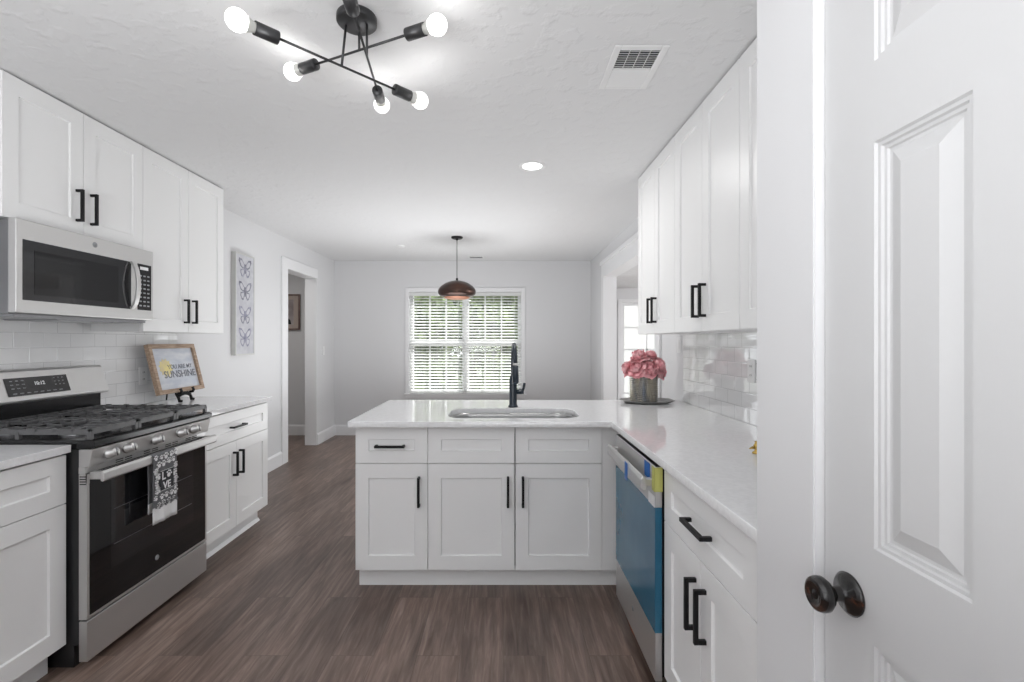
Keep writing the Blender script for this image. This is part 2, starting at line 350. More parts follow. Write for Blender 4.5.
# pantry closet beside the counter, its door standing in line with the cabinet fronts
PX, PY1, JY, DZ = 0.548, 1.025, 0.84, 2.05
DY0 = JY-0.62
wall_x('wall_pantry', PX, PX+0.11, YB, PY1, [(DY0-0.0, JY, 0, DZ)], m_='wall')
bm = B(); box(bm, PX+0.11, XR, PY1-0.11, PY1, 0, ZC); struct('wall_pantry_end', bm, 'wall')
bm = B(); box(bm, PX+0.11, XR+0.14, YB, YB+0.1, 0, ZC); box(bm, XR, XR+0.14, YB, 0.9, 0, ZC); struct('wall_pantry_back', bm, 'wall')
# hall beyond the left opening
bm = B(); box(bm, -4.6, -4.5, 3.2, YF, 0, ZC); struct('wall_hall_side', bm, 'wall')
bm = B(); box(bm, -4.5, XL-0.14, 3.2, 3.3, 0, ZC); struct('wall_hall_near', bm, 'wall')
# sunroom beyond the right opening
SZ, SY = 2.115, 7.2
bm = B(); box(bm, XR+0.14, 4.6, 2.4, SY+0.12, SZ, SZ+0.08); struct('ceiling_sunroom', bm, 'ceiling')
SX0, SX1, SW0, SW1 = 1.80, 2.95, 0.14, 1.90
wall_y('wall_sunroom_far', SY, SY+0.12, XR+0.14, 4.6, [(SX0, SX1, SW0, SW1)], SZ)
wall_x('wall_sunroom_side', 4.5, 4.6, 2.4, SY, [(3.0, 6.4, 0.4, 1.95)], SZ)
wall_y('wall_sunroom_near', 2.4, 2.5, XR+0.14, 4.5, [], SZ)
bm = B(); box(bm, XR, XR+0.14, YF, SY+0.12, 0, ZC); struct('wall_sunroom_return', bm, 'wall')

# tiles
bm = B(); box(bm, XL, XL+0.008, 1.0, 3.43, 0.906, 1.44); struct('wall_left_backsplash', bm, 'tile')
bm = B(); box(bm, XR-0.008, XR, PY1, 3.22, 0.906, 1.372); struct('wall_right_backsplash', bm, 'tile')

# baseboards
def base_poly(t, h): return [(0, 0), (t, 0), (t, h-0.02), (t*0.55, h-0.006), (t*0.3, h), (0, h)]
def baseboard(name, x0, y0, x1, y1, h=0.145, t=0.016):
    """runs from (x0,y0) to (x1,y1), thickness to the left of travel"""
    d = Vector((x1-x0, y1-y0, 0)); ln = d.length; d.normalize(); n = Vector((-d.y, d.x, 0))
    bm = B(); prism(bm, base_poly(t, h), 'y', 0, ln)
    m_ = Matrix(((n.x, d.x, 0, x0), (n.y, d.y, 0, y0), (0, 0, 1, 0), (0, 0, 0, 1)))
    rot_all(bm, m_); return struct(name, bm, 'trim')
baseboard('baseboard_far', XR, YF, XL, YF)
baseboard('baseboard_left', XL, LY0-0.10, XL, 3.52)
baseboard('baseboard_left_corner', XL, YF, XL, LY1+0.006)
baseboard('baseboard_right_corner', XR, RY1+0.10, XR, YF)
baseboard('baseboard_right', XR, 3.33, XR, RY0-0.10)
baseboard('baseboard_hall', XL-0.14, YF, -4.5, YF)

# casings
def casing_x(name, x, s, y0, y1, z, w=0.10, t=0.018, head=0.11, near=True, far=True):
    bm = B(); xa, xb = sorted((x, x+s*t))
    if near: box(bm, xa, xb, y0-w, y0+0.004, 0, z+head)
    if far: box(bm, xa, xb, y1-0.004, y1+w, 0, z+head)
    box(bm, xa, xb, y0, y1, z-0.004, z+head)
    return struct(name, bm, 'trim', 0.003)
casing_x('trim_1', XL, 1, LY0, LY1, LZ, w=0.13, far=False)
casing_x('trim_2', XR, -1, RY0, RY1, RZ, w=0.11, head=0.15)
bm = B(); box(bm, XR-0.035, XR-0.001, RY0-0.13, RY1+0.13, RZ+0.145, RZ+0.19); struct('trim_3', bm, 'trim', 0.006)
bm = B()  # jamb linings
box(bm, XL-0.145, XL+0.005, LY0-0.01, LY0+0.006, 0, LZ); box(bm, XL-0.145, XL+0.005, LY1-0.006, LY1+0.01, 0, LZ); box(bm, XL-0.145, XL+0.005, LY0+0.006, LY1-0.006, LZ-0.006, LZ+0.01)
struct('trim_4', bm, 'trim')
bm = B()
box(bm, XR-0.005, XR+0.145, RY0-0.01, RY0+0.006, 0, RZ); box(bm, XR-0.005, XR+0.145, RY1-0.006, RY1+0.01, 0, RZ); box(bm, XR-0.005, XR+0.145, RY0+0.006, RY1-0.006, RZ-0.006, RZ+0.01)
struct('trim_5', bm, 'trim')

# ------------------------------------------------------------------ windows
def sash_window(name, x0, x1, z0, z1, y, cols, rows, mull=True, t=0.045, units=2):
    root = bpy.data.objects.new(name, None); C.objects.link(root); root.location = (x0, y, z0); root['kind'] = 'structure'
    w, h = x1-x0, z1-z0
    bm = B()
    box(bm, 0, t, 0, 0.07, 0, h); box(bm, w-t, w, 0, 0.07, 0, h); box(bm, t, w-t, 0, 0.07, 0, t); box(bm, t, w-t, 0, 0.07, h-t, h)
    if units == 2: box(bm, w/2-0.045, w/2+0.045, -0.005, 0.07, t, h-t)
    obj('window_frame', bm, 'trim', root)
    spans = [(t, w/2-0.045), (w/2+0.045, w-t)] if units == 2 else [(t, w-t)]
    for (a, b) in spans:
        bm = B()
        zm = h/2
        if mull: box(bm, a, b, 0.005, 0.05, zm-0.032, zm+0.032)
        for k in range(1, cols):
            xx = a+(b-a)*k/cols; box(bm, xx-0.010, xx+0.010, 0.018, 0.038, t, h-t)
        for k in range(1, rows):
            zz = t+(h-2*t)*k/rows; box(bm, a, b, 0.018, 0.038, zz-0.012, zz+0.012)
        obj('window_sash', bm, 'trim', root)
        bm = B(); box(bm, a, b, 0.027, 0.030, t, h-t); obj('window_pane', bm, 'pane', root)
    return root
sash_window('window_1', WX0, WX1, WZ0, WZ1, YF+0.05, 3, 1)
bm = B()
for (a, b, c, d) in ((WX0-0.055, WX0, WZ0-0.06, WZ1+0.06), (WX1, WX1+0.055, WZ0-0.06, WZ1+0.06), (WX0, WX1, WZ1, WZ1+0.06), (WX0, WX1, WZ0-0.06, WZ0-0.02)):
    box(bm, a, b, YF-0.016, YF, c, d)
struct('trim_6', bm, 'trim', 0.003)
bm = B(); box(bm, WX0-0.07, WX1+0.07, YF-0.045, YF+0.05, WZ0-0.02, WZ0); struct('trim_7', bm, 'trim', 0.004)

sash_window('window_2', SX0, SX1, SW0, SW1, SY+0.03, 3, 5, mull=False, units=1)
bm = B()
for (a, b, c, d) in ((SX0-0.06, SX0, SW0-0.06, SW1+0.05), (SX1, SX1+0.06, SW0-0.06, SW1+0.05), (SX0, SX1, SW1, SW1+0.05), (SX0, SX1, SW0-0.06, SW0)):
    box(bm, a, b, SY-0.016, SY, c, d)
struct('trim_8', bm, 'trim', 0.003)
# sunroom side window
bm = B()
for yy in (3.0, 4.1, 5.2, 6.34): box(bm, 4.5, 4.58, yy, yy+0.06, 0.4, 1.95)
box(bm, 4.5, 4.58, 3.0, 6.4, 0.4, 0.46); box(bm, 4.5, 4.58, 3.0, 6.4, 1.89, 1.95)
struct('window_4', bm, 'trim')

def blind(label, x0, x1, z0, z1, y):
    root = thing('window_blind', label, 'blinds', (x0, y, z0), 0, 'white slatted blinds on the far window')
    w, h = x1-x0, z1-z0
    bm = B(); box(bm, 0, w, -0.03, 0.03, h-0.045, h); obj('headrail', bm, 'blind', root, 0.003)
    bm = B(); box(bm, 0.002, w-0.002, -0.024, 0.024, 0, 0.016); obj('bottom_rail', bm, 'blind', root, 0.003)
    bm = B(); n = int((h-0.075)/0.0415)+1; a = math.radians(19)
    for k in range(n):
        zc = 0.04+k*0.0415
        pts = []
        for j in range(5):
            u = (j/4-0.5)*0.05; cr = 0.0025*(1-(2*j/4-1)**2)
            pts.append((u*math.cos(a)-cr*math.sin(a), zc+u*math.sin(a)+cr*math.cos(a)))
        prism(bm, pts+[(p[0]+0.0002, p[1]-0.0028) for p in pts[::-1]], 'x', 0.004, w-0.004)
    obj('slats', bm, 'blind', root)
    for q in (0.12, 0.5, 0.88):
        bm = B(); box(bm, w*q-0.002, w*q+0.002, -0.027, -0.0255, 0.01, h-0.04); obj('ladder_cord', bm, 'blind', root)
    return root
xm = (WX0+WX1)/2
blind('left white slatted blind, half-open, behind the bronze pendant', WX0+0.003, xm-0.006, WZ0+0.005, WZ1-0.004, YF+0.008)
blind('right white slatted blind, half-open, behind the tall sink faucet', xm+0.006, WX1-0.003, WZ0+0.005, WZ1-0.004, YF+0.008)
bm = B(); box(bm, 0, SX1-SX0-0.02, 0, 0.003, 0.01, SW1-SW0-0.01)
o = obj('sheer_shade', bm, 'sheer'); o.location = (SX0+0.01, SY+0.11, SW0); tag(o, 'pale sheer shade filling the sunroom window beyond the right opening', 'window shade')

# ------------------------------------------------------------------ cabinets
def shaker(bm, x0, x1, z0, z1, y=0.0, t=0.019, st=0.068, rail=None, rec=0.009):
    rail = rail or st
    xi0, xi1, zi0, zi1 = x0+st, x1-st, z0+rail, z1-rail
    def ring(a, b, c, d, yy): return [bm.verts.new(p) for p in ((a, yy, c), (b, yy, c), (b, yy, d), (a, yy, d))]
    O, I, P, K = ring(x0, x1, z0, z1, y), ring(xi0, xi1, zi0, zi1, y), ring(xi0+0.0022, xi1-0.0022, zi0+0.0022, zi1-0.0022, y+rec), ring(x0, x1, z0, z1, y+t)
    for A, Q in ((O, I), (I, P)):
        for i in range(4): bm.faces.new((A[i], A[(i+1) % 4], Q[(i+1) % 4], Q[i]))
    bm.faces.new(P)
    for i in range(4): bm.faces.new((O[(i+1) % 4], O[i], K[i], K[(i+1) % 4]))
    bm.faces.new(K[::-1])
def pull(parent, kind, cx, cz, ln=0.155):
    bm = B(); q = 0.0062; d = 0.035
    if kind == 'h':
        box(bm, cx-ln/2, cx+ln/2, -d, -d+2*q, cz-q, cz+q)
        for s in (-1, 1): xx = cx+s*(ln/2-q); box(bm, xx-q, xx+q, -d+2*q, 0.0002, cz-q, cz+q)
    else:
        box(bm, cx-q, cx+q, -d, -d+2*q, cz-ln/2, cz+ln/2)
        for s in (-1, 1): zz = cz+s*(ln/2-q); box(bm, cx-q, cx+q, -d+2*q, 0.0002, zz-q, zz+q)
    obj('handle', bm, 'black', parent, 0.0012)
G = 0.0016
def cabinet(name, label, loc, rz, w, depth, z0, z1, fronts, toe=True, group=None, cat='cabinet', hollow=False):
    root = thing(name, label, cat, loc, rz, group)
    bm = B()
    if hollow:
        box(bm, 0, 0.016, 0.0205, depth, z0, z1); box(bm, w-0.016, w, 0.0205, depth, z0, z1); box(bm, 0.016, w-0.016, 0.0205, depth, z0, z0+0.016)
        box(bm, 0.016, w-0.016, depth-0.012, depth, z0+0.016, z1)
    else: box(bm, 0, w, 0.0205, depth, z0, z1)
    obj('body', bm, 'cab', root)
    if toe:
        bm = B(); box(bm, 0.0, w, 0.075, depth, 0, z0)
        obj('toe_kick', bm, 'cab', root)
    for f in fronts:
        kind, a, b, c, d = f[:5]
        bm = B()
        if kind == 'drawer': shaker(bm, a+G, b-G, c+G, d-G, rail=(d-c)*0.34)
        else: shaker(bm, a+G, b-G, c+G, d-G, rail=0.075)
        dn = obj('drawer' if kind == 'drawer' else 'door', bm, 'cab', root, 0.0012)
        if len(f) > 5: pull(dn, *f[5:])
    return root
R90, Rm90 = PI/2, -PI/2
BZ0, BZ1, DT = 0.114, 0.874, 0.674       # base cabinet box and the drawer/door split
YP = 2.49
cabinet('base_cabinet', 'narrow white base cabinet at the left end of the peninsula, one drawer over one door', (-0.775, YP, 0), 0, 0.381, 0.61, BZ0, BZ1,
        [('drawer', 0, 0.381, DT, BZ1-0.006, 'h', 0.185, 0.768), ('door', 0, 0.381, BZ0, DT, 'v', 0.381-0.045, 0.53)], group='white base cabinets')
cabinet('sink_base_cabinet', 'wide white double-door cabinet under the sink, two plain false fronts above', (-0.394, YP, 0), 0, 0.914, 0.61, BZ0, BZ1,
        [('drawer', 0, 0.456, DT, BZ1-0.006), ('drawer', 0.458, 0.914, DT, BZ1-0.006),
         ('door', 0, 0.456, BZ0, DT, 'v', 0.456-0.036, 0.53), ('door', 0.458, 0.914, BZ0, DT, 'v', 0.458+0.04, 0.53)], hollow=True, group='white base cabinets')
bm = B(); box(bm, 0, 0.10, 0.004, 0.58, BZ0, BZ1); box(bm, 0, 0.10, 0.075, 0.58, 0, BZ0)
o = obj('corner_filler', bm, 'cab'); o.location = (0.5205, YP, 0); tag(o, 'plain white filler panel between the sink cabinet and the blue-filmed dishwasher', 'cabinet panel')
bm = B(); box(bm, 0, 1.395, 0, 0.018, 0, BZ1); o = obj('back_panel', bm, 'cab'); o.location = (-0.775, YP+0.6105, 0)
tag(o, 'white panel closing the dining side of the peninsula', 'cabinet panel')

# left run
FL = -1.73
cabinet('base_cabinet', 'white base cabinet cut by the left photo edge, nearest, before the gas range', (FL, 1.123, 0), R90, 0.76, 0.625, BZ0, BZ1,
        [('drawer', 0, 0.76, DT, BZ1-0.006, 'h', 0.38, 0.768), ('door', 0, 0.38, BZ0, DT, 'v', 0.34, 0.53), ('door', 0.38, 0.76, BZ0, DT, 'v', 0.42, 0.53)], group='white base cabinets')
wl = 0.826
cabinet('base_cabinet', 'white base cabinet beyond the range, under the sunshine sign', (FL, 2.668, 0), R90, wl, 0.625, BZ0, BZ1,
        [('drawer', 0, wl, DT, BZ1-0.006, 'h', wl/2, 0.768), ('door', 0, wl/2, BZ0, DT, 'v', wl/2-0.035, 0.53), ('door', wl/2, wl, BZ0, DT, 'v', wl/2+0.035, 0.53)], group='white base cabinets')
# small moulding at the foot of that cabinet
bm = B(); prism(bm, [(0, 0), (-0.018, 0), (-0.006, 0.018), (0, 0.02)], 'x', 0, wl); o = obj('shoe_moulding', bm, 'trim')
o.location = (FL-0.075, 2.668, 0); o.rotation_euler = (0, 0, R90); tag(o, 'white shoe moulding at the foot of the cabinet beyond the range', 'moulding')
# right run
FR = 0.578
wr = 0.63
cabinet('base_cabinet', 'white base cabinet between the dishwasher and the panelled door', (FR, 1.704, 0), Rm90, wr, 0.635, BZ0, BZ1,
        [('drawer', 0, wr, DT, BZ1-0.006, 'h', wr/2, 0.768), ('door', 0, wr/2, BZ0, DT, 'v', wr/2-0.035, 0.53), ('door', wr/2, wr, BZ0, DT, 'v', wr/2+0.035, 0.53)], group='white base cabinets')
bm = B(); box(bm, 0, 0.046, 0.004, 0.6, 0, BZ1); o = obj('filler_panel', bm, 'cab'); o.location = (FR, 1.073, 0); o.rotation_euler = (0, 0, Rm90)
tag(o, 'narrow white filler strip between the right base cabinet and the closet wall', 'cabinet panel')

# upper cabinets
UT = 2.432
UF = -2.055
cabinet('wall_cabinet', 'short white wall cabinet above the microwave, two doors', (UF, 1.947, 0), R90, 0.764, 0.303, 1.828, UT,
        [('door', 0, 0.382, 1.828, UT, 'v', 0.382-0.04, 1.97), ('door', 0.382, 0.764, 1.828, UT, 'v', 0.382+0.04, 1.97)], toe=False, group='white wall cabinets')
cabinet('wall_cabinet', 'tall white two-door wall cabinet beside the microwave, above the sunshine sign', (UF, 2.712, 0), R90, 0.782, 0.303, 1.372, UT,
        [('door', 0, 0.391, 1.372, UT, 'v', 0.391-0.04, 1.508), ('door', 0.391, 0.782, 1.372, UT, 'v', 0.391+0.04, 1.508)], toe=False, group='white wall cabinets')
UR = 0.93
for (ya, yb, lab) in ((3.27, 2.574, 'far white wall cabinet with two doors, above the pink peonies'),
                      (2.573, 1.867, 'middle white wall cabinet with two black handles over the right counter'),
                      (1.866, 1.165, 'nearest white wall cabinet on the right, half hidden by the closet corner')):
    w = ya-yb
    cabinet('wall_cabinet', lab, (UR, ya, 0), Rm90, w, 0.298, 1.362, UT,
            [('door', 0, w/2, 1.362, UT, 'v', w/2-0.04, 1.505), ('door', w/2, w, 1.362, UT, 'v', w/2+0.04, 1.505)], toe=False, group='white wall cabinets')
bm = B(); box(bm, 0, 0.138, 0.004, 0.298, 1.362, UT); o = obj('filler_panel', bm, 'cab'); o.location = (UR, 1.164, 0); o.rotation_euler = (0, 0, Rm90)
tag(o, 'white filler panel between the nearest right wall cabinet and the closet', 'cabinet panel')

# ------------------------------------------------------------------ worktops
def rrect(cx, cy, hw, hh, r, n=8):
    out = []
    for (sx, sy, a0) in ((1, 1, 0), (-1, 1, 90), (-1, -1, 180), (1, -1, 270)):
        for k in range(n+1):
            a = math.radians(a0+90*k/n); out.append((cx+sx*(hw-r)+r*math.cos(a), cy+sy*(hh-r)+r*math.sin(a)))
    return out
def slab(outlines, z0, z1):
    cu = bpy.data.curves.new('s', 'CURVE'); cu.dimensions = '2D'; cu.fill_mode = 'BOTH'; cu.extrude = (z1-z0)/2
    for pts in outlines:
        sp = cu.splines.new('POLY'); sp.points.add(len(pts)-1); sp.use_cyclic_u = True
        for i, p in enumerate(pts): sp.points[i].co = (p[0], p[1], 0, 1)
    o = bpy.data.objects.new('s', cu); C.objects.link(o)
    me = bpy.data.meshes.new_from_object(o.evaluated_get(bpy.context.evaluated_depsgraph_get()))
    me.transform(Matrix.Translation((0, 0, (z0+z1)/2)))
    bm = bmesh.new(); bm.from_mesh(me); bmesh.ops.remove_doubles(bm, verts=bm.verts, dist=1e-5)
    bpy.data.objects.remove(o); bpy.data.meshes.remove(me); return bm
CZ0, CZ1 = 0.876, 0.906
SKX, SKY, SKW, SKH = 0.058, 2.715, 0.362, 0.186
outer = [(-0.792, 2.42), (0.552, 2.42), (0.552, PY1+0.002), (XR-0.010, PY1+0.002), (XR-0.010, 3.31), (-0.792, 3.31)]
hole = rrect(SKX, SKY, SKW, SKH, 0.11, 10)
o = obj('worktop', slab([outer, hole], CZ0, CZ1), 'quartz', None, 0.002)
tag(o, 'glossy white L-shaped worktop over the peninsula and right cabinets', 'countertop')
bm = B(); box(bm, XL+0.010, -1.712, 1.11, 1.884, CZ0, CZ1); o = obj('worktop', bm, 'quartz', None, 0.002)
tag(o, 'short white worktop piece at the left photo edge, before the range', 'countertop')
bm = B(); box(bm, XL+0.010, -1.712, 2.668, 3.52, CZ0, CZ1); o = obj('worktop', bm, 'quartz', None, 0.002)
tag(o, 'white worktop beyond the range, with the sunshine sign on it', 'countertop')

# sink
root = thing('kitchen_sink', 'stainless undermount sink with rounded ends in the peninsula worktop', 'sink', (SKX, SKY, 0.66))
bm = B(); rings = []
for (gw, z, r) in ((0.018, CZ0-0.66-0.0005, 0.12), (-0.002, CZ0-0.66-0.0008, 0.11), (-0.004, 0.2, 0.108), (-0.010, 0.03, 0.1), (-0.035, 0.004, 0.08), (-0.30, 0.0, 0.01)):
    hw, hh = SKW+gw, SKH+(gw if gw > -0.2 else -0.17)
    rings.append([bm.verts.new((p[0], p[1], z)) for p in rrect(0, 0, hw, hh, min(r, hh), 10)])
n = len(rings[0])
for A, Q in zip(rings, rings[1:]):
    for k in range(n):
        f = bm.faces.new((A[k], A[(k+1) % n], Q[(k+1) % n], Q[k])); f.smooth = True
bm.faces.new(rings[-1])
obj('basin', bm, 'sink', root)
bm = B(); lathe(bm, [(0, 0.003), (0.03, 0.003), (0.042, 0.006), (0.045, 0.002)], (0, 0, 0)); obj('drain', bm, 'steel', root)

# faucet
root = thing('kitchen_faucet', 'tall blue-black pull-down faucet behind the sink', 'faucet', (0.063, 2.96, CZ1))
bm = B(); lathe(bm, [(0, 0), (0.030, 0), (0.030, 0.008), (0.025, 0.014), (0.0235, 0.02), (0.0235, 0.165), (0.019, 0.19), (0.0145, 0.2), (0, 0.2)]); obj('base', bm, 'faucet', root)
bm = B(); pts = [(0, 0, 0.19), (0, 0, 0.26)]
for k in range(13):
    a = PI*k/12*0.97; pts.append((0.004*k/12*2, -0.085+0.085*math.cos(a), 0.30+0.088*math.sin(a)))
pts.append((0.009, -0.172, 0.275))
tube(bm, pts, 0.0135); obj('spout', bm, 'faucet', root)
bm = B(); cyl(bm, (0.009, -0.172, 0.28), (0.009, -0.174, 0.265), 0.0148); obj('collar', bm, 'steel', root)
bm = B(); cyl(bm, (0.009, -0.174, 0.265), (0.011, -0.180, 0.17), 0.0175, 0.019); cyl(bm, (0.011, -0.180, 0.17), (0.011, -0.180, 0.162), 0.016); obj('spray_head', bm, 'faucet', root)
bm = B(); cyl(bm, (0.02, 0, 0.095), (0.066, 0, 0.095), 0.0155); tube(bm, [(0.058, 0, 0.095), (0.066, 0, 0.12), (0.071, 0, 0.15)], 0.008); obj('lever', bm, 'faucet', root)

# ------------------------------------------------------------------ gas range
RW = 0.765
rg = thing('gas_range', 'stainless gas range with black oven door and five knobs', 'stove', (-1.66, 1.896, 0), R90)
bm = B(); box(bm, 0, RW, 0.034, 0.66, 0.10, 0.882); box(bm, 0.02, RW-0.02, 0.07, 0.6, 0.0, 0.10); obj('body', bm, 'side_black', rg)
bm = B(); prism(bm, [(-0.012, 0.884), (-0.03, 0.892), (-0.03, 0.915), (-0.012, 0.921), (0.62, 0.921), (0.66, 0.93), (0.66, 0.884)], 'x', -0.001, RW+0.001); obj('cooktop', bm, 'enamel', rg, 0.002)
bm = B(); prism(bm, [(0.034, 0.883), (-0.022, 0.883), (-0.006, 0.812), (0.034, 0.812)], 'x', 0, RW); obj('control_panel', bm, 'steel', rg, 0.002)
for kx in (0.083, 0.18, 0.348, 0.519, 0.62):
    c0 = Vector((kx, -0.0145, 0.849)); ax = Vector((0, -0.975, 0.22)).normalized()
    bm = B(); lathe(bm, [(0, 0), (0.0235, 0), (0.0235, 0.010), (0.019, 0.013), (0.0185, 0.034), (0.016, 0.038), (0, 0.038)], c0, ax, 24)
    k = obj('knob', bm, 'steel', rg)
    bm = B(); a, b2 = frame_axes(ax); p = c0+ax*0.0385
    cyl(bm, p-b2*0.017, p+b2*0.017, 0.0035, n=8); obj('knob_grip', bm, 'steel_dark', k)
# vent strip
bm = B(); box(bm, 0, RW, 0.008, 0.034, 0.786, 0.812)
for (a, b) in ((0.15, 0.19), (0.2, 0.24), (0.31, 0.35), (0.36, 0.4), (0.45, 0.49), (0.5, 0.54), (0.6, 0.64), (0.65, 0.69)):
    box(bm, a, b, 0.0072, 0.009, 0.792, 0.796, 1); box(bm, a, b, 0.0072, 0.009, 0.801, 0.805, 1)
obj('vent_strip', bm, ['steel', 'vent_dark'], rg)
# oven door
bm = B(); box(bm, 0.012, RW-0.012, 0.0, 0.033, 0.215, 0.784)
od = obj('oven_door', bm, 'glass_black', rg, 0.002)
bm = B(); box(bm, 0.0, 0.012, 0.001, 0.033, 0.215, 0.784); box(bm, RW-0.012, RW, 0.001, 0.033, 0.215, 0.784); box(bm, 0.0, RW, 0.001, 0.033, 0.203, 0.215)
for k in range(4): box(bm, -0.0004, 0.009, 0.004, 0.03, 0.742+k*0.010, 0.7465+k*0.010, 1)
obj('door_trim', bm, ['steel', 'vent_dark'], od)
bm = B(); box(bm, 0.115, RW-0.115, -0.0006, 0.0004, 0.355, 0.735); obj('oven_window', bm, 'window_dark', od)
bm = B()
for z in (0.45, 0.60): box(bm, 0.13, RW-0.13, -0.0009, -0.0005, z, z+0.0025)
obj('oven_rack', bm, 'steel_dark', od)
bm = B(); box(bm, 0.0, RW, 0.0005, 0.006, 0.745, 0.784); obj('door_top_band', bm, 'steel', od)
bm = B(); prism(bm, [(-0.062, 0.758), (-0.055, 0.752), (-0.046, 0.754), (-0.042, 0.775), (-0.046, 0.796), (-0.056, 0.796), (-0.062, 0.788)], 'x', 0.008, RW-0.008)
for xx in (0.012, RW-0.04): box(bm, xx, xx+0.028, -0.048, 0.002, 0.76, 0.79)
obj('handle', bm, 'steel', od, 0.003)
bm = B(); lathe(bm, [(0, 0.002), (0.012, 0.002), (0.0125, 0)], (RW/2, -0.0002, 0.279), (0, -1, 0), 24)
text_into(bm, 'GE', 0.013, RW/2, -0.0026, 0.2745, 1)
obj('badge', bm, ['grey_mark', 'steel_dark'], od)
bm = B(); box(bm, 0.0, RW, 0.0, 0.034, 0.034, 0.196); obj('drawer_front', bm, 'steel', rg, 0.003)
# back console
bm = B()
prism(bm, [(0.60, 1.183), (0.588, 1.176), (0.545, 1.045), (0.549, 1.034), (0.585, 1.028), (0.66, 1.028), (0.66, 1.183)], 'x', 0.0, RW)
bc = obj('console', bm, 'steel', rg, 0.003)
bm = B(); box(bm, 0.005, RW-0.005, 0.59, 0.66, 0.93, 1.03); obj('console_riser', bm, 'enamel', rg)
# display on sloped face: local frame on slope
bm = B(); box(bm, 0.228, 0.534, -0.0014, 0.0, -0.05, 0.036)
text_into(bm, '10:12', 0.024, 0.385, -0.002, -0.004, 1, bold=0.0006)
for (a, zz, w) in [(0.25+0.026*i, 0.020-0.018*j, 0.013) for i in range(3) for j in range(3)] + [(0.46+0.022*i, 0.022-0.017*j, 0.008) for i in range(3) for j in range(3)] + [(0.25+0.032*i, -0.040, 0.018) for i in range(8)]:
    box(bm, a, a+w, -0.002, -0.0014, zz, zz+0.0035, 2)
sl = math.atan2(0.588-0.545, 1.176-1.045)
rot_all(bm, Matrix.Translation((0, 0.5665, 1.112)) @ Matrix.Rotation(-sl, 4, 'X'))
obj('display', bm, ['glass_black', 'white', 'grey_mark'], bc)
# burners and grates
for (bx, by, r) in ((0.14, 0.17, 0.045), (0.14, 0.45, 0.034), (0.38, 0.31, 0.05), (0.63, 0.17, 0.04), (0.63, 0.45, 0.03)):
    bm = B(); lathe(bm, [(r+0.012, 0), (r+0.012, 0.008), (r, 0.010), (r, 0.016), (r-0.003, 0.02), (0, 0.021)], (bx, by, 0.921), n=28, mis=[1, 1, 1, 0, 0]); obj('burner', bm, ['iron', 'steel_dark'], rg)
def grate(x0, x1):
    bm = B(); y0, y1, zt, q = -0.005, 0.585, 0.962, 0.006
    for x in (x0+q, x1-q): box(bm, x-q, x+q, y0, y1, zt-0.022, zt)
    for y in (y0+q, y1-q): box(bm, x0, x1, y-q, y+q, zt-0.022, zt)
    n = 4
    for k in range(1, n):
        x = x0+(x1-x0)*k/n; box(bm, x-0.0045, x+0.0045, y0, y0+0.13, zt-0.014, zt); box(bm, x-0.0045, x+0.0045, y1-0.13, y1, zt-0.014, zt)
        box(bm, x-0.0045, x+0.0045, 0.22, 0.37, zt-0.014, zt)
    for k in range(1, 8):
        y = y0+(y1-y0)*k/8; d = (x1-x0)*0.32 if k not in (4,) else (x1-x0)
        box(bm, x0, x0+d, y-0.0045, y+0.0045, zt-0.014, zt); box(bm, x1-d, x1, y-0.0045, y+0.0045, zt-0.014, zt)
    for x in (x0+q, x1-q):
        for y in (y0+q, (y0+y1)/2, y1-q): box(bm, x-0.008, x+0.008, y-0.008, y+0.008, 0.9212, zt-0.01)
    for k in range(6):
        y = y0+0.05+(y1-y0-0.1)*k/5
        for x in (x0+q, x1-q): box(bm, x-0.0065, x+0.0065, y-0.012, y+0.012, zt-0.004, zt+0.004)
    obj('grate', bm, 'iron', rg, 0.0015)
grate(0.01, 0.255); grate(0.262, 0.503); grate(0.51, 0.755)

# towel over the handle
tw = thing('dish_towel', 'charcoal and white paw-print towel hanging from the oven handle', 'towel', (-1.66+0.052, 2.165, 0.776), R90)
bm = B()
TWW, TB, HEM = 0.152, -0.300, -0.225
def paw(bm, cx, cz, r, ang, y, mi):
    ca, sa = math.cos(ang), math.sin(ang)
    def P(u, v): return (cx+u*ca-v*sa, cz+u*sa+v*ca)
    x, z = P(0, -0.25*r); disc(bm, x, z, y, r*0.55, n=10, mi=mi, sx=1.1)
    for (u, v) in ((-0.75, 0.3), (-0.28, 0.75), (0.28, 0.75), (0.75, 0.3)):
        x, z = P(u*r, v*r); disc(bm, x, z, y, r*0.25, n=8, mi=mi)
def wav(x): return 0.0035*math.sin(x*75)+0.002*math.sin(x*160+1)
# front sheet of the towel as a folded grid
def sheet(z_list, yf, mi_f):
    nx = 16; cols = [TWW*i/nx for i in range(nx+1)]
    V = [[bm.verts.new((x, yf(x, z), z)) for x in cols] for z in z_list]
    for j in range(len(z_list)-1):
        for i in range(nx):
            f = bm.faces.new((V[j][i], V[j][i+1], V[j+1][i+1], V[j+1][i])); f.material_index = mi_f((z_list[j]+z_list[j+1])/2); f.smooth = True
zs = [0.022, 0.012, 0, -0.02, -0.05, -0.09, -0.13, -0.17, -0.2, HEM, -0.25, -0.28, TB]
sheet(zs, lambda x, z: (-0.014 if z < 0.021 else 0.0)+wav(x)*min(1, max(0, -z)*8), lambda z: 1 if z < HEM else 0)
sheet([0.022, 0.012, -0.02, -0.08, -0.14, HEM+0.02, -0.25, TB+0.05], lambda x, z: (0.013 if z < 0.021 else 0.0)+wav(x+0.3)*min(1, max(0, -z)*8), lambda z: 1 if z < HEM+0.02 else 0)
o = obj('fabric', bm, ['charcoal', 'towel_white'], tw, fixn=False)
md = o.modifiers.new('thick', 'SOLIDIFY'); md.thickness = 0.003; md.offset = 0
bm = B(); rnd = random.Random(3)
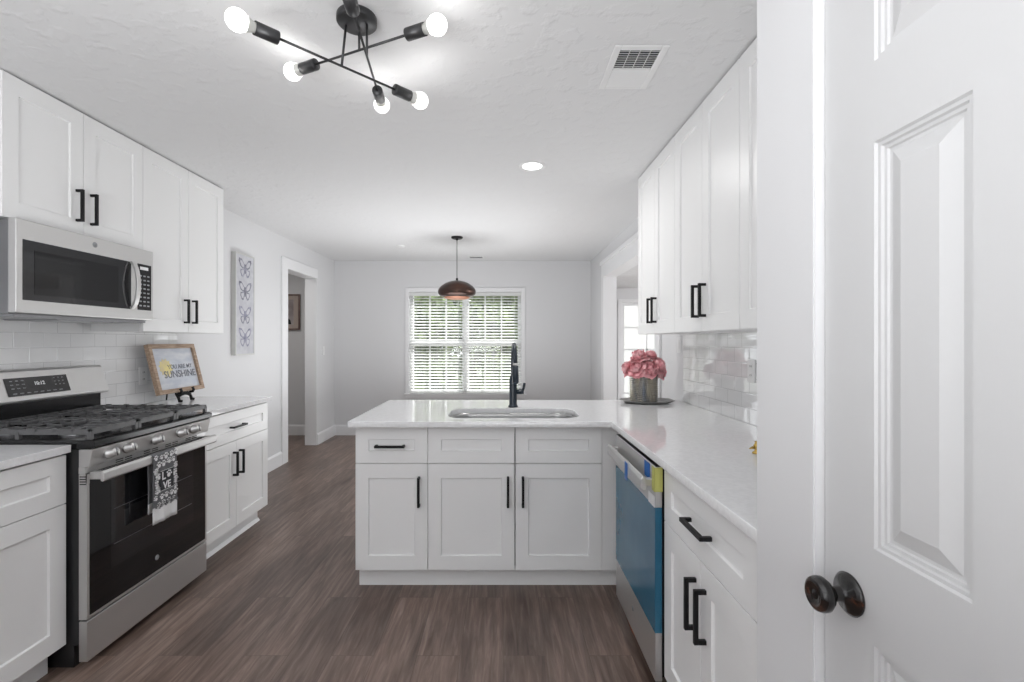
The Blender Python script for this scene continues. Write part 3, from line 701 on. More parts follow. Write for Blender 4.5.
sq = (0.036, 0.122, -0.158, -0.062)
y0 = -0.0205
for j in range(8):
    for i in range(5):
        cx = 0.012+i*0.032+(0.016 if j % 2 else 0)+rnd.uniform(-.004, .004); cz = 0.002-j*0.031+rnd.uniform(-.003, .003)
        if cx > TWW-0.01: continue
        if sq[0]-0.002 < cx < sq[1]+0.002 and sq[2]-0.004 < cz < sq[3]+0.004: continue
        paw(bm, cx, cz, rnd.uniform(0.012, 0.0175), rnd.uniform(-0.7, 0.7), y0, 0)
for k in range(5):
    paw(bm, 0.016, -0.055-k*0.025, 0.0135, 0.5*(-1)**k, y0, 0); paw(bm, 0.139, -0.062-k*0.025, 0.0125, 0.5*(-1)**(k+1), y0, 0)
box(bm, sq[0], sq[1], y0-0.0006, y0+0.0004, sq[2], sq[3], 1)
for (a, b, c, d) in ((sq[0], sq[1], sq[3]-0.003, sq[3]-0.001), (sq[0], sq[1], sq[2]+0.001, sq[2]+0.003)): box(bm, a, b, y0-0.0012, y0, c, d, 0)
text_into(bm, 'L', 0.052, 0.057, y0-0.0008, -0.106, 0, bold=0.0012); text_into(bm, 'VE', 0.046, 0.079, y0-0.0008, -0.150, 0, bold=0.0012)
paw(bm, 0.092, -0.088, 0.019, -0.3, y0-0.0012, 0)
for i in range(12): paw(bm, 0.01+i*0.0125, HEM+0.004+0.006*math.sin(i*2.1), 0.009, i, y0, 2)
o = obj('paw_print', bm, ['towel_white', 'towel_dark', 'charcoal'], tw)

# ------------------------------------------------------------------ microwave
mw = thing('microwave_oven', 'stainless over-the-range microwave with dark window', 'microwave', (-1.995, 1.947, 1.43), R90)
MW, MH = 0.762, 0.394
bm = B(); box(bm, 0.003, MW-0.003, 0.036, 0.355, 0.0, MH-0.004); obj('body', bm, 'steel_dark', mw, 0.002)
bm = B(); box(bm, 0, MW, 0.0, 0.035, 0.004, MH); dr = obj('door', bm, 'steel', mw, 0.004)
bm = B(); box(bm, 0.025, 0.60, -0.0012, 0.001, 0.058, 0.311); obj('window', bm, 'window_dark', dr)
bm = B(); box(bm, 0.075, 0.515, -0.0022, -0.001, 0.085, 0.272); obj('window_screen', bm, 'glass_black', dr)
bm = B(); box(bm, 0.645, 0.745, -0.0015, 0.001, 0.058, 0.311)
box(bm, 0.662, 0.722, -0.002, -0.0013, 0.28, 0.297, 1)
for j in range(8):
    for i in range(3): box(bm, 0.658+i*0.028, 0.658+i*0.028+0.017, -0.0019, -0.0013, 0.078+j*0.0235, 0.078+j*0.0235+0.008, 2)
obj('keypad', bm, ['enamel', 'white', 'grey_mark'], mw)
bm = B(); pts = []
for k in range(13):
    t = k/12; pts.append((0.605, -0.012-0.030*math.sin(PI*t)**0.6, 0.062+0.25*t))
ring = []
for (x, y, z) in pts: ring.append([bm.verts.new(p) for p in ((x-0.013, y, z), (x+0.013, y, z), (x+0.013, y+0.011, z), (x-0.013, y+0.011, z))])
for A, Q in zip(ring, ring[1:]):
    for i in range(4): bm.faces.new((A[i], A[(i+1) % 4], Q[(i+1) % 4], Q[i]))
bm.faces.new(ring[0]); bm.faces.new(ring[-1])
box(bm, 0.592, 0.618, -0.014, 0, 0.06, 0.072); box(bm, 0.592, 0.618, -0.014, 0, 0.302, 0.314)
obj('handle', bm, 'steel', dr, 0.002)
bm = B(); lathe(bm, [(0, 0.0015), (0.013, 0.0015), (0.0135, 0)], (0.375, 0, 0.357), (0, -1, 0), 24)
text_into(bm, 'GE', 0.013, 0.375, -0.002, 0.3525, 1); obj('badge', bm, ['grey_mark', 'steel_dark'], dr)
bm = B(); box(bm, 0.02, MW-0.02, 0.03, 0.34, -0.012, 0.0); prism(bm, [(0.2, 0), (0.58, 0), (0.54, -0.018), (0.24, -0.018)], 'y', 0.05, 0.3); obj('underside', bm, 'steel_dark', mw)

# ------------------------------------------------------------------ dishwasher
dw = thing('dishwasher', 'stainless dishwasher with blue protective film on its door', 'dishwasher', (0.55, 2.312, 0), Rm90)
DW = 0.599
bm = B(); box(bm, 0.006, DW-0.006, 0.026, 0.60, 0.10, 0.868); box(bm, 0.01, DW-0.01, 0.09, 0.55, 0, 0.10); obj('body', bm, 'enamel', dw)
bm = B(); box(bm, 0.003, DW-0.003, 0.0, 0.026, 0.085, 0.862); dd = obj('door', bm, 'steel', dw, 0.003)
bm = B(); box(bm, 0.004, DW-0.004, 0.002, 0.024, 0.8622, 0.8645); obj('control_strip', bm, 'enamel', dd)
bm = B(); box(bm, 0.004, DW-0.0015, -0.0012, -0.0002, 0.262, 0.715); box(bm, DW-0.003, DW-0.0018, -0.0012, 0.024, 0.262, 0.715); obj('protective_film', bm, 'film', dd)
bm = B(); pts = []
prof = [(-0.046, 0.775), (-0.030, 0.765), (-0.022, 0.772), (-0.026, 0.815), (-0.036, 0.822), (-0.046, 0.81)]
prism(bm, prof, 'x', 0.02, DW-0.03)
for xx in (0.022, DW-0.06): box(bm, xx, xx+0.028, -0.032, 0.0, 0.783, 0.81)
hd = obj('handle', bm, 'steel', dd, 0.003)
bm = B(); box(bm, 0.355, 0.39, -0.049, -0.0465, 0.752, 0.822); obj('blue_tape', bm, 'tape', dd)
bm = B(); box(bm, 0.47, 0.535, -0.002, -0.0005, 0.80, 0.858); obj('blue_tape', bm, 'tape', dd)
bm = B(); box(bm, DW-0.075, DW-0.002, -0.0030, -0.0015, 0.715, 0.755); obj('paper_label', bm, 'white', dd)
bm = B(); box(bm, DW-0.0028, DW-0.0010, -0.003, 0.026, 0.772, 0.860); box(bm, DW-0.030, DW-0.001, -0.004, -0.0015, 0.772, 0.860); obj('yellow_tag', bm, 'yellow', dd)
bm = B(); lathe(bm, [(0, 0.0015), (0.011, 0.0015), (0.0115, 0)], (DW/2, 0, 0.185), (0, -1, 0), 20); obj('badge', bm, 'grey_mark', dd)
bm = B(); tube(bm, [(0.0, 0, 0.006), (-0.01, -0.25, 0.006), (0.01, -0.5, 0.006)], 0.0055, 8); o = obj('copper_tubing', bm, 'rust'); o.location = (0.598, 2.40, 0)
tag(o, 'thin orange-brown tubing on the floor under the dishwasher', 'tube')

# ------------------------------------------------------------------ panel door with knob
dx = PX+0.0175
root = bpy.data.objects.new('door_1', None); C.objects.link(root); root.location = (dx, JY-0.006, 0.008); root.rotation_euler = (0, 0, Rm90); root['kind'] = 'structure'
root['label'] = 'white six-panel closet door with bronze knob'
DWD, DH = 0.612, 2.032
def six_panel(bm, t=0.035):
    st, pw = 0.110, 0.152; mu = DWD-2*st-2*pw
    rows = [(0.225, 0.845), (0.992, 1.612), (1.735, 1.93)]
    xs = [(st, st+pw), (st+pw+mu, DWD-st)]
    cxs = [0, xs[0][0], xs[0][1], xs[1][0], xs[1][1], DWD]; czs = [0]+[v for r in rows for v in r]+[DH]
    for i in range(5):
        for j in range(7):
            a, b, c, d = cxs[i], cxs[i+1], czs[j], czs[j+1]
            if i in (1, 3) and j in (1, 3, 5):
                prev = [bm.verts.new(p) for p in ((a, 0, c), (b, 0, c), (b, 0, d), (a, 0, d))]
                for (ins, dep) in ((0.003, 0.004), (0.008, 0.004), (0.010, 0.008), (0.015, 0.008), (0.017, 0.011), (0.022, 0.011), (0.046, 0.002)):
                    cur = [bm.verts.new(p) for p in ((a+ins, dep, c+ins), (b-ins, dep, c+ins), (b-ins, dep, d-ins), (a+ins, dep, d-ins))]
                    for k in range(4): bm.faces.new((prev[k], prev[(k+1) % 4], cur[(k+1) % 4], cur[k]))
                    prev = cur
                bm.faces.new(prev)
            else: quad(bm, [(a, 0, c), (b, 0, c), (b, 0, d), (a, 0, d)])
    quad(bm, [(0, t, 0), (0, t, DH), (DWD, t, DH), (DWD, t, 0)])
    for q in ([(0, 0, 0), (0, 0, DH), (0, t, DH), (0, t, 0)], [(DWD, 0, 0), (DWD, t, 0), (DWD, t, DH), (DWD, 0, DH)], [(0, 0, 0), (0, t, 0), (DWD, t, 0), (DWD, 0, 0)], [(0, 0, DH), (DWD, 0, DH), (DWD, t, DH), (0, t, DH)]): quad(bm, q)
    bmesh.ops.remove_doubles(bm, verts=bm.verts, dist=1e-5)
bm = B(); six_panel(bm); dl = obj('door_panel', bm, 'door', root)
kz = 0.897; kx = 0.060
bm = B(); lathe(bm, [(0, 0), (0.033, 0), (0.034, 0.003), (0.031, 0.006), (0.027, 0.009), (0.014, 0.013), (0.0115, 0.018), (0.0115, 0.030)], (kx, 0, kz), (0, -1, 0), 40); kr = obj('rosette', bm, 'bronze', root)
bm = B(); lathe(bm, [(0.0115, 0.028), (0.0135, 0.033), (0.022, 0.037), (0.0275, 0.044), (0.028, 0.051), (0.0255, 0.058), (0.021, 0.061), (0.017, 0.0605), (0.014, 0.0575), (0.006, 0.0575), (0, 0.0585)], (kx, 0, kz), (0, -1, 0), 40)
obj('knob', bm, 'bronze', root)
bm = B(); box(bm, kx-0.002, kx+0.002, -0.0585, -0.0575, kz-0.002, kz+0.002)
box(bm, -0.0025, -0.0008, 0.004, 0.016, kz-0.02, kz+0.035); obj('latch', bm, 'bronze', root)
bm = B()  # jamb and stop lining the closet opening
box(bm, PX+0.002, PX+0.11, JY-0.003, JY+0.003, 0, DZ); struct('trim_9', bm, 'trim')

# ------------------------------------------------------------------ ceiling fittings
lf = thing('ceiling_light', 'black six-arm starburst ceiling light with round bulbs', 'light fixture', (-0.506, 1.645, ZC))
def rel(p): return Vector(p)-Vector((-0.506, 1.645, ZC))
bm = B(); lathe(bm, [(0, 0), (0.066, 0), (0.068, -0.004), (0.068, -0.022), (0.064, -0.026), (0, -0.026)], n=40); obj('canopy', bm, 'socket', lf)
arms = [((-0.795, 1.412), (-0.327, 1.892), 2.273, (True, True)), ((-0.799, 1.798), (-0.208, 1.528), 2.335, (True, True)), ((-0.436, 1.300), (-0.508, 1.993), 2.305, (False, True))]
for (a, b, z, lit) in arms:
    A, Q = rel((*a, z)), rel((*b, z)); mid = (A+Q)/2; d = (Q-A).normalized()
    bm = B(); cyl(bm, A+d*0.12, Q-d*0.12, 0.0042, n=10); rod = obj('arm', bm, 'socket', lf)
    top = Vector((max(-0.04, min(0.04, mid.x)), mid.y, -0.024))
    bm = B(); cyl(bm, (top.x, top.y, -0.024), mid, 0.0042, n=10); obj('stem', bm, 'socket', rod)
    for (E, dr_, on) in ((A, d, lit[0]), (Q, -d, lit[1])):
        # E = bulb centre, dr_ points inward
        bm = B(); lathe(bm, [(0, 0.122), (0.020, 0.122), (0.0205, 0.120), (0.0205, 0.052), (0.0185, 0.052), (0.0185, 0.08), (0, 0.08)], E, dr_, 24, mis=[0, 0, 0, 0, 1, 1]); sk = obj('socket', bm, ['socket', 'vent_dark'], lf)
        if on:
            bm = B(); lathe(bm, [(0.0135, 0.078), (0.0150, 0.055), (0.0185, 0.042), (0.0235, 0.0295)], E, dr_, 24); obj('bulb_neck', bm, 'bulb_neck', sk)
            bm = B(); lathe(bm, [(0.0238, 0.0295)]+[(0.0325*math.cos(t), 0.004+0.0325*math.sin(t)) for t in [math.radians(v) for v in range(45, -91, -9)]][:-1]+[(0, -0.0285)], E, dr_, 28); obj('bulb', bm, 'bulb', sk)
            pl = lamp('bulb_light', 'POINT', tuple(E-dr_*0.005), (0, 0, 0), 3.2, (1, 0.98, 0.95), 0.03)
            pl.parent = sk

pd = thing('pendant_light', 'bronze dome pendant hanging in front of the far window', 'light fixture', (-0.497, 5.13, ZC))
bm = B(); lathe(bm, [(0, 0), (0.062, 0), (0.062, -0.012), (0.05, -0.02), (0, -0.02)], n=32); obj('canopy', bm, 'black', pd)
bm = B(); lathe(bm, [(0, -0.02), (0.012, -0.02), (0.01, -0.035), (0, -0.035)]); cyl(bm, (0, 0, -0.02), (0, 0, -0.475), 0.0035, n=8); obj('cord', bm, 'black', pd)
z0 = -(ZC-1.79)
prof = [(0.012, 0.182), (0.035, 0.178), (0.08, 0.168), (0.13, 0.148), (0.172, 0.118), (0.198, 0.085), (0.205, 0.060), (0.200, 0.035), (0.185, 0.015), (0.160, 0.003), (0.14, 0.0)]
bm = B(); lathe(bm, [(r, z0+h) for r, h in prof]+[(0.14, z0-0.004), (0.135, z0)]+[(r-0.006, z0+h) for r, h in prof[-3::-1]], n=48, mis=[0]*10+[1]*11); sh = obj('shade', bm, ['shade_out', 'copper'], pd)
bm = B(); lathe(bm, [(0.135, z0+0.004), (0.13, z0-0.012), (0.09, z0-0.022), (0, z0-0.024)], n=40); obj('diffuser', bm, 'copper', pd)
bm = B(); cyl(bm, (0, 0, z0+0.180), (0, 0, z0+0.205), 0.012, n=16); obj('cap', bm, 'black', pd)

def downlight(x, y, e, label, r=0.09):
    t = thing('recessed_light', label, 'light fixture', (x, y, ZC), 0, 'recessed ceiling lights')
    bm = B(); lathe(bm, [(0.062, -0.001), (0.066, -0.004), (r-0.005, -0.006), (r, 0.0)], n=40); obj('trim_ring', bm, 'plate', t)
    bm = B(); lathe(bm, [(0, -0.003), (0.0625, -0.002)], n=40); obj('lens', bm, 'led', t)
    l = lamp('downlight', 'AREA', (0, 0, -0.01), (0, 0, 0), e, (1, 0.99, 0.97), 0.12, 0.12); l.parent = t
downlight(0.186, 3.05, 6, 'lit round recessed ceiling light in the middle of the ceiling')
bm = B(); lathe(bm, [(0, -0.012), (0.05, -0.012), (0.055, 0)], n=24); o = obj('smoke_detector', bm, 'plate'); o.location = (-1.21, 5.6, ZC); tag(o, 'small white disc on the far ceiling left of the pendant', 'smoke detector')

vt = thing('ceiling_vent', 'square white ceiling air register near the right cabinets', 'vent', (0.53, 1.955, ZC))
bm = B(); a, b = 0.105, 0.155
for (x0, x1, y0, y1) in ((-a, -a+0.028, -b, b), (a-0.028, a, -b, b), (-a+0.028, a-0.028, -b, -b+0.028), (-a+0.028, a-0.028, b-0.028, b), (-a+0.028, a-0.028, -0.006, 0.006)):
    box(bm, x0, x1, y0, y1, -0.006, 0)
obj('frame', bm, 'plate', vt, 0.003)
bm = B(); box(bm, -a+0.028, a-0.028, -b+0.028, b-0.028, -0.0008, -0.0002); obj('duct', bm, 'vent_dark', vt)
bm = B()
for k in range(9):
    y = -b+0.036+k*0.0145
    prism(bm, [(y, -0.001), (y+0.001, -0.001), (y-0.002, -0.006), (y-0.0035, -0.006)], 'x', -a+0.028, a-0.028)
for k in range(9):
    y = 0.012+k*0.0132
    prism(bm, [(y, -0.001), (y+0.001, -0.001), (y+0.016, -0.006), (y+0.0148, -0.0065)], 'x', -a+0.028, a-0.028)
for x in (-0.04, 0, 0.04): box(bm, x-0.0015, x+0.0015, -b+0.028, -0.006, -0.006, -0.0045)
obj('louvres', bm, 'plate', vt)
bm = B(); box(bm, -0.1, 0.1, -0.06, 0.06, -0.006, 0); 
for k in range(6): box(bm, -0.085, 0.085, -0.045+k*0.017, -0.037+k*0.017, -0.0066, -0.006, 1)
o = obj('ceiling_register', bm, ['plate', 'vent_dark']); o.location = (-0.36, 6.35, ZC); tag(o, 'small ceiling air register near the far wall above the window', 'vent')

# ------------------------------------------------------------------ wall plates
def plate(label, x, y, z, rz, kind):
    t = thing('wall_outlet' if kind == 'o' else 'light_switch', label, 'outlet' if kind == 'o' else 'light switch', (x, y, z), rz)
    bm = B(); box(bm, -0.035, 0.035, -0.006, 0, -0.057, 0.057); obj('cover_plate', bm, 'plate', t, 0.002)
    bm = B()
    if kind == 'o':
        for zz in (-0.022, 0.022):
            disc(bm, 0, zz, -0.0075, 0.016, 0.002, 18)
            for xx in (-0.006, 0.006): box(bm, xx-0.0012, xx+0.0012, -0.0082, -0.0074, zz-0.004, zz+0.006, 1)
        obj('socket', bm, ['plate', 'vent_dark'], t)
    else:
        box(bm, -0.014, 0.014, -0.0085, -0.005, -0.032, 0.032); obj('rocker', bm, 'plate', t, 0.001)
plate('white outlet on the right tiled backsplash beside the closet corner', XR-0.008, 2.33, 1.17, Rm90, 'o')
plate('white switch on the painted wall beside the right backsplash edge', XR, 3.31, 1.29, Rm90, 's')
plate('white outlet on the left tiled wall behind the sunshine sign', XL+0.008, 3.10, 1.09, R90, 'o')
plate('white switch on the left wall between the opening and the far corner', XL, 6.24, 1.19, R90, 's')

# ------------------------------------------------------------------ sunshine sign on an easel
lean = math.radians(14)
sg = thing('framed_sign', 'wood-framed sign reading sunshine, leaning on the small black easel', 'sign', (-2.205, 3.035, 0.968), R90)
sw, shh, fr = 0.455, 0.335, 0.028
Ml = Matrix.Rotation(-lean, 4, 'X')
def leaned(bm): rot_all(bm, Ml); return bm
bm = B()
for (a, b, c, d) in ((0, fr, 0, shh), (sw-fr, sw, 0, shh), (fr, sw-fr, 0, fr), (fr, sw-fr, shh-fr, shh)): box(bm, a, b, -0.016, 0.014, c, d)
obj('frame', leaned(bm), 'wood', sg, 0.002)
bm = B(); box(bm, fr, sw-fr, 0.0, 0.006, fr, shh-fr); obj('board', leaned(bm), 'sign', sg)
bm = B()
sc_ = (0.13, 0.175); n = 24
prism(bm, [(sc_[0]+(0.065 if k % 2 else 0.05)*math.cos(2*PI*k/n), sc_[1]+(0.065 if k % 2 else 0.05)*math.sin(2*PI*k/n)) for k in range(n)], 'y', -0.0012, 0.0002)
obj('sun_motif', leaned(bm), 'sun_yellow', sg)
bm = B(); text_into(bm, 'YOU ARE MY', 0.042, 0.270, -0.0014, 0.165, bold=0.0004); text_into(bm, 'SUNSHINE', 0.068, 0.255, -0.0018, 0.105, bold=0.0006)
obj('lettering', leaned(bm), 'lettering', sg)
ez = thing('easel', 'small black scrolled easel holding the sunshine sign on the left counter', 'easel', (-2.205, 3.26, CZ1), R90)
bm = B()
for s in (-1, 1):
    x = s*0.062
    tube(bm, [(x, -0.045, 0.012), (x, -0.040, 0.004), (x, -0.028, 0.006), (x, -0.020, 0.03), (x, -0.005, 0.052), (x, -0.022, 0.058), (x, -0.036, 0.060), (x, -0.042, 0.072), (x, -0.036, 0.088), (x, -0.028, 0.083)], 0.006, 10, radii=[.006, .009, .010, .009, .009, .009, .009, .009, .008, .005])
    tube(bm, [(x, -0.005, 0.05), (x*0.8, 0.025, 0.10), (x*0.5, 0.055, 0.19), (0, 0.078, 0.25)], 0.005, 8)
tube(bm, [(-0.062, -0.014, 0.04), (-0.03, -0.018, 0.050), (0, -0.018, 0.054), (0.03, -0.018, 0.050), (0.062, -0.014, 0.04)], 0.012, 10)
obj('stand', bm, 'black', ez)
bm = B(); tube(bm, [(0, 0.076, 0.24), (0, 0.092, 0.12), (0, 0.105, 0.005)], 0.005, 8); obj('rear_leg', bm, 'black', ez)

# ------------------------------------------------------------------ butterfly canvas
ar = thing('wall_art', 'tall narrow framed canvas of four lavender butterflies on the left wall', 'wall art', (XL, 4.12, 1.191), R90)
aw, ah = 0.315, 0.905
bm = B()
for (a, b, c, d) in ((0, 0.012, 0, ah), (aw-0.012, aw, 0, ah), (0.012, aw-0.012, 0, 0.012), (0.012, aw-0.012, ah-0.012, ah)): box(bm, a, b, -0.042, -0.001, c, d)
obj('frame', bm, 'silver', ar, 0.001)
bm = B(); box(bm, 0.012, aw-0.012, -0.038, -0.006, 0.012, ah-0.012); obj('canvas', bm, 'canvas', ar)
bm = B()
def wing(bm, cx, cz, s, mi, style):
    for sx in (-1, 1):
        up = [(0.05, 0.0), (0.1, 0.45), (0.55, 1.0), (0.95, 1.05), (1.0, 0.75), (0.75, 0.2), (0.4, -0.05)]
        lo = [(0.05, 0.0), (0.35, -0.08), (0.7, -0.1), (0.75, -0.45), (0.55, -0.85), (0.3, -0.95), (0.12, -0.55)]
        for pl_, m2 in ((up, mi), (lo, 1-mi if style else mi)):
            P = [(cx+sx*s*p[0], cz+s*p[1]*0.8) for p in pl_]
            Q = [(cx+sx*s*(0.42+(p[0]-0.42)*0.62), cz+s*0.8*((0.42 if pl_ is up else -0.4)+(p[1]-(0.42 if pl_ is up else -0.4))*0.62)) for p in pl_]
            prism(bm, P, 'y', -0.0388, -0.0378, m2); prism(bm, Q, 'y', -0.0394, -0.0386, 2)
    prism(bm, [(cx-0.006, cz-0.045), (cx+0.006, cz-0.045), (cx+0.007, cz+0.04), (cx-0.007, cz+0.04)], 'y', -0.0398, -0.0378, mi)
for k, (z, s, mi) in enumerate(((0.775, 0.105, 0), (0.57, 0.105, 0), (0.355, 0.10, 1), (0.155, 0.105, 1))):
    bm = B(); wing(bm, aw/2, z, s, mi, k in (0, 2)); obj('butterfly_print', bm, ['wing1', 'wing2', 'canvas'], ar)

# framed photo in the hall
hp = thing('framed_photo', 'brown framed photo with wide beige mount on the hall wall', 'picture', (-3.26, YF, 1.471))
pw, ph = 0.425, 0.50
bm = B()
for (a, b, c, d) in ((0, 0.022, 0, ph), (pw-0.022, pw, 0, ph), (0.022, pw-0.022, 0, 0.022), (0.022, pw-0.022, ph-0.022, ph)): box(bm, a, b, -0.03, -0.001, c, d)
obj('frame', bm, 'frame_brown', hp, 0.002)
bm = B(); box(bm, 0.022, pw-0.022, -0.016, -0.004, 0.022, ph-0.022); obj('mount', bm, 'mat_beige', hp)
bm = B(); box(bm, 0.09, pw-0.09, -0.018, -0.0155, 0.075, ph-0.075)
prism(bm, [(0.14, 0.08), (0.305, 0.08), (0.29, 0.14), (0.255, 0.165), (0.245, 0.24), (0.25, 0.29), (0.232, 0.345), (0.21, 0.35), (0.19, 0.3), (0.17, 0.22), (0.15, 0.16)], 'y', -0.0195, -0.0175, 1)
obj('print', bm, ['photo_bg', 'black'], hp)

# ------------------------------------------------------------------ peonies, vase, tray
TX, TY = 0.958, 3.165
bm = B()
def octo(rx, ry, cut=0.45): return [(rx, -ry*cut), (rx, ry*cut), (rx*(1-0.55), ry), (-rx*(1-0.55), ry), (-rx, ry*cut), (-rx, -ry*cut), (-rx*(1-0.55), -ry), (rx*(1-0.55), -ry)]
lv = [((0.125, 0.09), 0.0), ((0.172, 0.13), 0.018), ((0.172, 0.13), 0.021), ((0.150, 0.11), 0.013), ((0.12, 0.085), 0.006)]
rings = [[bm.verts.new((p[0], p[1], z)) for p in octo(*r)] for r, z in lv]
bm.faces.new(rings[0][::-1])
for A, Q in zip(rings, rings[1:]):
    for k in range(8): bm.faces.new((A[k], A[(k+1) % 8], Q[(k+1) % 8], Q[k]))
bm.faces.new(rings[-1])
o = obj('tray', bm, 'tray'); o.location = (TX, TY, CZ1); tag(o, 'shallow grey eight-sided tray under the ribbed vase', 'tray')
VZ = CZ1+0.0065; VR, VH = 0.092, 0.192
vs = thing('vase', 'ribbed iridescent grey vase on the tray at the counter corner', 'vase', (TX-0.02, TY, VZ))
prof = [(0, 0), (VR*0.9, 0), (VR*0.94, 0.004)]
nr = 14
for k in range(nr):
    z = 0.008+k*(VH-0.014)/nr; prof += [(VR*0.955, z), (VR, z+0.004), (VR, z+0.0085), (VR*0.955, z+0.0115)]
prof += [(VR*0.93, VH), (VR*0.86, VH), (VR*0.86, 0.12), (0, 0.12)]
bm = B(); lathe(bm, prof, n=40); obj('body', bm, 'vase', vs)
def bloom_mesh(seed, R):
    r_ = random.Random(seed); bm = B()
    for layer in range(6):
        n = (4, 6, 8, 9, 10, 11)[layer]; tilt = (0.06, 0.3, 0.56, 0.85, 1.15, 1.5)[layer]; ln = R*(0.75, 0.86, 0.95, 1.02, 1.06, 1.08)[layer]; wd = R*(0.42, 0.48, 0.56, 0.62, 0.66, 0.68)[layer]
        for k in range(n):
            a = 2*PI*k/n+layer*0.7+r_.uniform(-.25, .25); tl = tilt+r_.uniform(-.14, .14); L_ = ln*r_.uniform(0.85, 1.08); rw = r_.uniform(0, 6)
            V = []
            for i in range(6):
                t = i/5; row = []
                for j in range(6):
                    u = (j/5-0.5)*2
                    ang = tl*(0.6+0.55*t)-0.9*max(0, t-0.62)*(1 if layer < 4 else .5); rr = L_*t
                    w = wd*math.sin(PI*(0.1+0.72*t))*u
                    out = rr*math.sin(ang)-0.22*R*(u*u)*t; up = rr*math.cos(ang)*0.95+0.05*R*math.sin(u*5+rw)*t
                    row.append(bm.verts.new((out*math.cos(a)-w*math.sin(a), out*math.sin(a)+w*math.cos(a), up-0.45*R)))
                V.append(row)
            for i in range(5):
                for j in range(5):
                    f = bm.faces.new((V[i][j], V[i][j+1], V[i+1][j+1], V[i+1][j])); f.smooth = True
    return bm
def make_peony(seed, R):
    t = thing('peony', 'pink peony', 'flower')
    p = obj('petals', bloom_mesh(seed, R), 'pink', t, fixn=False)
    bm = B(); tube(bm, [(0, 0, -R*0.45), (0, 0, -R*1.2)], 0.0035, 8); obj('stem', bm, 'stem', t)
    return t
protos = [make_peony(11, 0.068), make_peony(12, 0.062)]
heads = [(-0.075, -0.075, 0.205, 0.9, 0.7, 0, 'lowest left pink peony, in front, over the vase rim'),
         (0.02, -0.09, 0.200, 0.95, -0.1, 1, 'front centre pink peony just above the vase rim'),
         (0.085, -0.055, 0.225, 0.8, -0.8, 0, 'large pink peony at front right of the bouquet'),
         (0.125, 0.03, 0.185, 1.1, -1.3, 1, 'rightmost pink peony drooping beside the vase'),
         (-0.04, -0.02, 0.285, 0.35, 0.5, 0, 'topmost left pink peony of the bouquet'),
         (0.045, -0.01, 0.285, 0.35, -0.5, 1, 'topmost right pink peony of the bouquet'),
         (-0.115, 0.0, 0.205, 1.1, 1.4, 1, 'leftmost pink peony at the edge of the bouquet'),
         (0.0, 0.085, 0.24, 0.7, 3.1, 0, 'pink peony at the back of the bouquet')]
for i, (x, y, z, tilt, az, pi_, lab) in enumerate(heads):
    src = protos[pi_]
    if i in (0, 1): t = protos[i]
    else:
        t = src.copy(); C.objects.link(t)
        for ch in list(src.children):
            c = ch.copy(); C.objects.link(c); c.parent = t
    t.location = (TX-0.02+x, TY+y, VZ+z+0.028)
    d = Vector((x, y*1.0, 0.0)); d = (d.normalized() if d.length > 0.01 else Vector((0, -1, 0)))*math.sin(tilt)+Vector((0, 0, math.cos(tilt)))
    t.rotation_euler = d.to_track_quat('Z', 'Y').to_euler()
    t['label'] = lab; t['category'] = 'flower'; t['group'] = 'pink peonies in the ribbed vase'

# small brass ornament on the counter by the closet corner
bt = thing('brass_ornament', 'small brass ornament on the right counter by the closet corner', 'ornament', (0.925, 1.735, CZ1))
bm = B(); lathe(bm, [(0, 0), (0.014, 0), (0.014, 0.004), (0.006, 0.01), (0.005, 0.02), (0.010, 0.027), (0.008, 0.034), (0.004, 0.038), (0.006, 0.044), (0, 0.047)], n=20); obj('post', bm, 'brass', bt)
bm = B(); tube(bm, [(0, 0, 0.018), (-0.014, 0, 0.022), (-0.026, -0.002, 0.018)], 0.004, 8, radii=[.003, .005, .002]); obj('spur', bm, 'brass', bt)

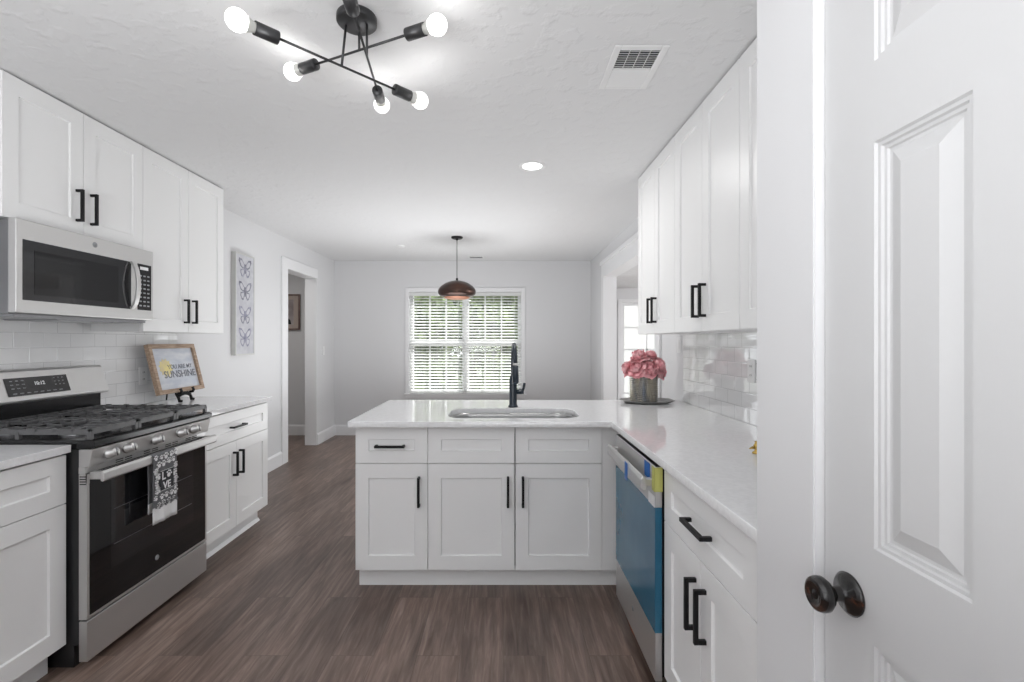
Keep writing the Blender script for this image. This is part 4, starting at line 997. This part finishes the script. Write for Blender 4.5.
# ------------------------------------------------------------------ outside the windows
bm = B(); box(bm, -30, 30, 7.5, 40, -0.35, -0.3); o = obj('lawn', bm, 'grass'); o['kind'] = 'structure'
bm = B(); box(bm, 4.7, 12, -4, 7.5, -0.2, -0.1); o = obj('patio', bm, 'deck'); o['kind'] = 'structure'
def tree(label, x, y, h, r, seed, name='tree'):
    t = thing(name, label, 'tree' if name == 'tree' else 'bush', (x, y, -0.3), 0, 'greenery beyond the far window')
    r_ = random.Random(seed); bm = B()
    if name == 'tree': tube(bm, [(0, 0, 0), (0.05, 0, h*0.3), (-0.04, 0.05, h*0.75)], 0.12, 10, radii=[.16, .12, .05])
    else:
        for k in range(4): tube(bm, [(0, 0, 0), (r*0.4*math.cos(k*1.6), r*0.4*math.sin(k*1.6), h*0.6)], 0.03, 6)
    obj('trunk', bm, 'bark', t)
    bm = B()
    blobs = [(r_.uniform(-1, 1)*r*0.6, r_.uniform(-1, 1)*r*0.6, h*(0.25 if name == 'bush' else 0.16)+(_q+0.5)/9*h*(0.6 if name == 'bush' else 0.72), r*r_.uniform(0.55, 0.8)) for _q in range(9)]
    for k in range(6000):
        bx_, by_, bz, br = blobs[k % 9]
        v = Vector((r_.gauss(0, 1), r_.gauss(0, 1), r_.gauss(0, 1))).normalized()*br*r_.uniform(0.6, 1.05)
        p = Vector((bx_, by_, max(0.05-bz, v.z)+bz))+Vector((v.x, v.y, 0)); s = r_.uniform(0.08, 0.16)
        q = Euler((r_.uniform(0, 6), r_.uniform(0, 6), r_.uniform(0, 6))).to_matrix()
        bm.faces.new([bm.verts.new(p+q @ Vector(c)*s) for c in ((-1, 0, 0), (0, -0.45, 0.05), (1, 0, 0), (0, 0.45, 0.05))])
    obj('foliage', bm, 'leaf', t, fixn=False)
for (x, y, h, r, sd, lab) in ((-2.15, 10.8, 3.7, 0.82, 1, 'nearer leafy tree behind the left window sashes'),
                              (0.35, 10.8, 3.8, 0.82, 3, 'nearer leafy tree behind the right window sashes'),
                              (-1.0, 15.2, 5.8, 1.65, 7, 'broad background tree seen behind the window mullion')):
    tree(lab, x, y, h, r, sd)
tree('low green bush outside at the lower left of the window', -1.6, 9.4, 0.9, 0.55, 4, 'bush')
tree('low green bush outside at the lower right of the window', -0.1, 9.3, 0.8, 0.5, 5, 'bush')
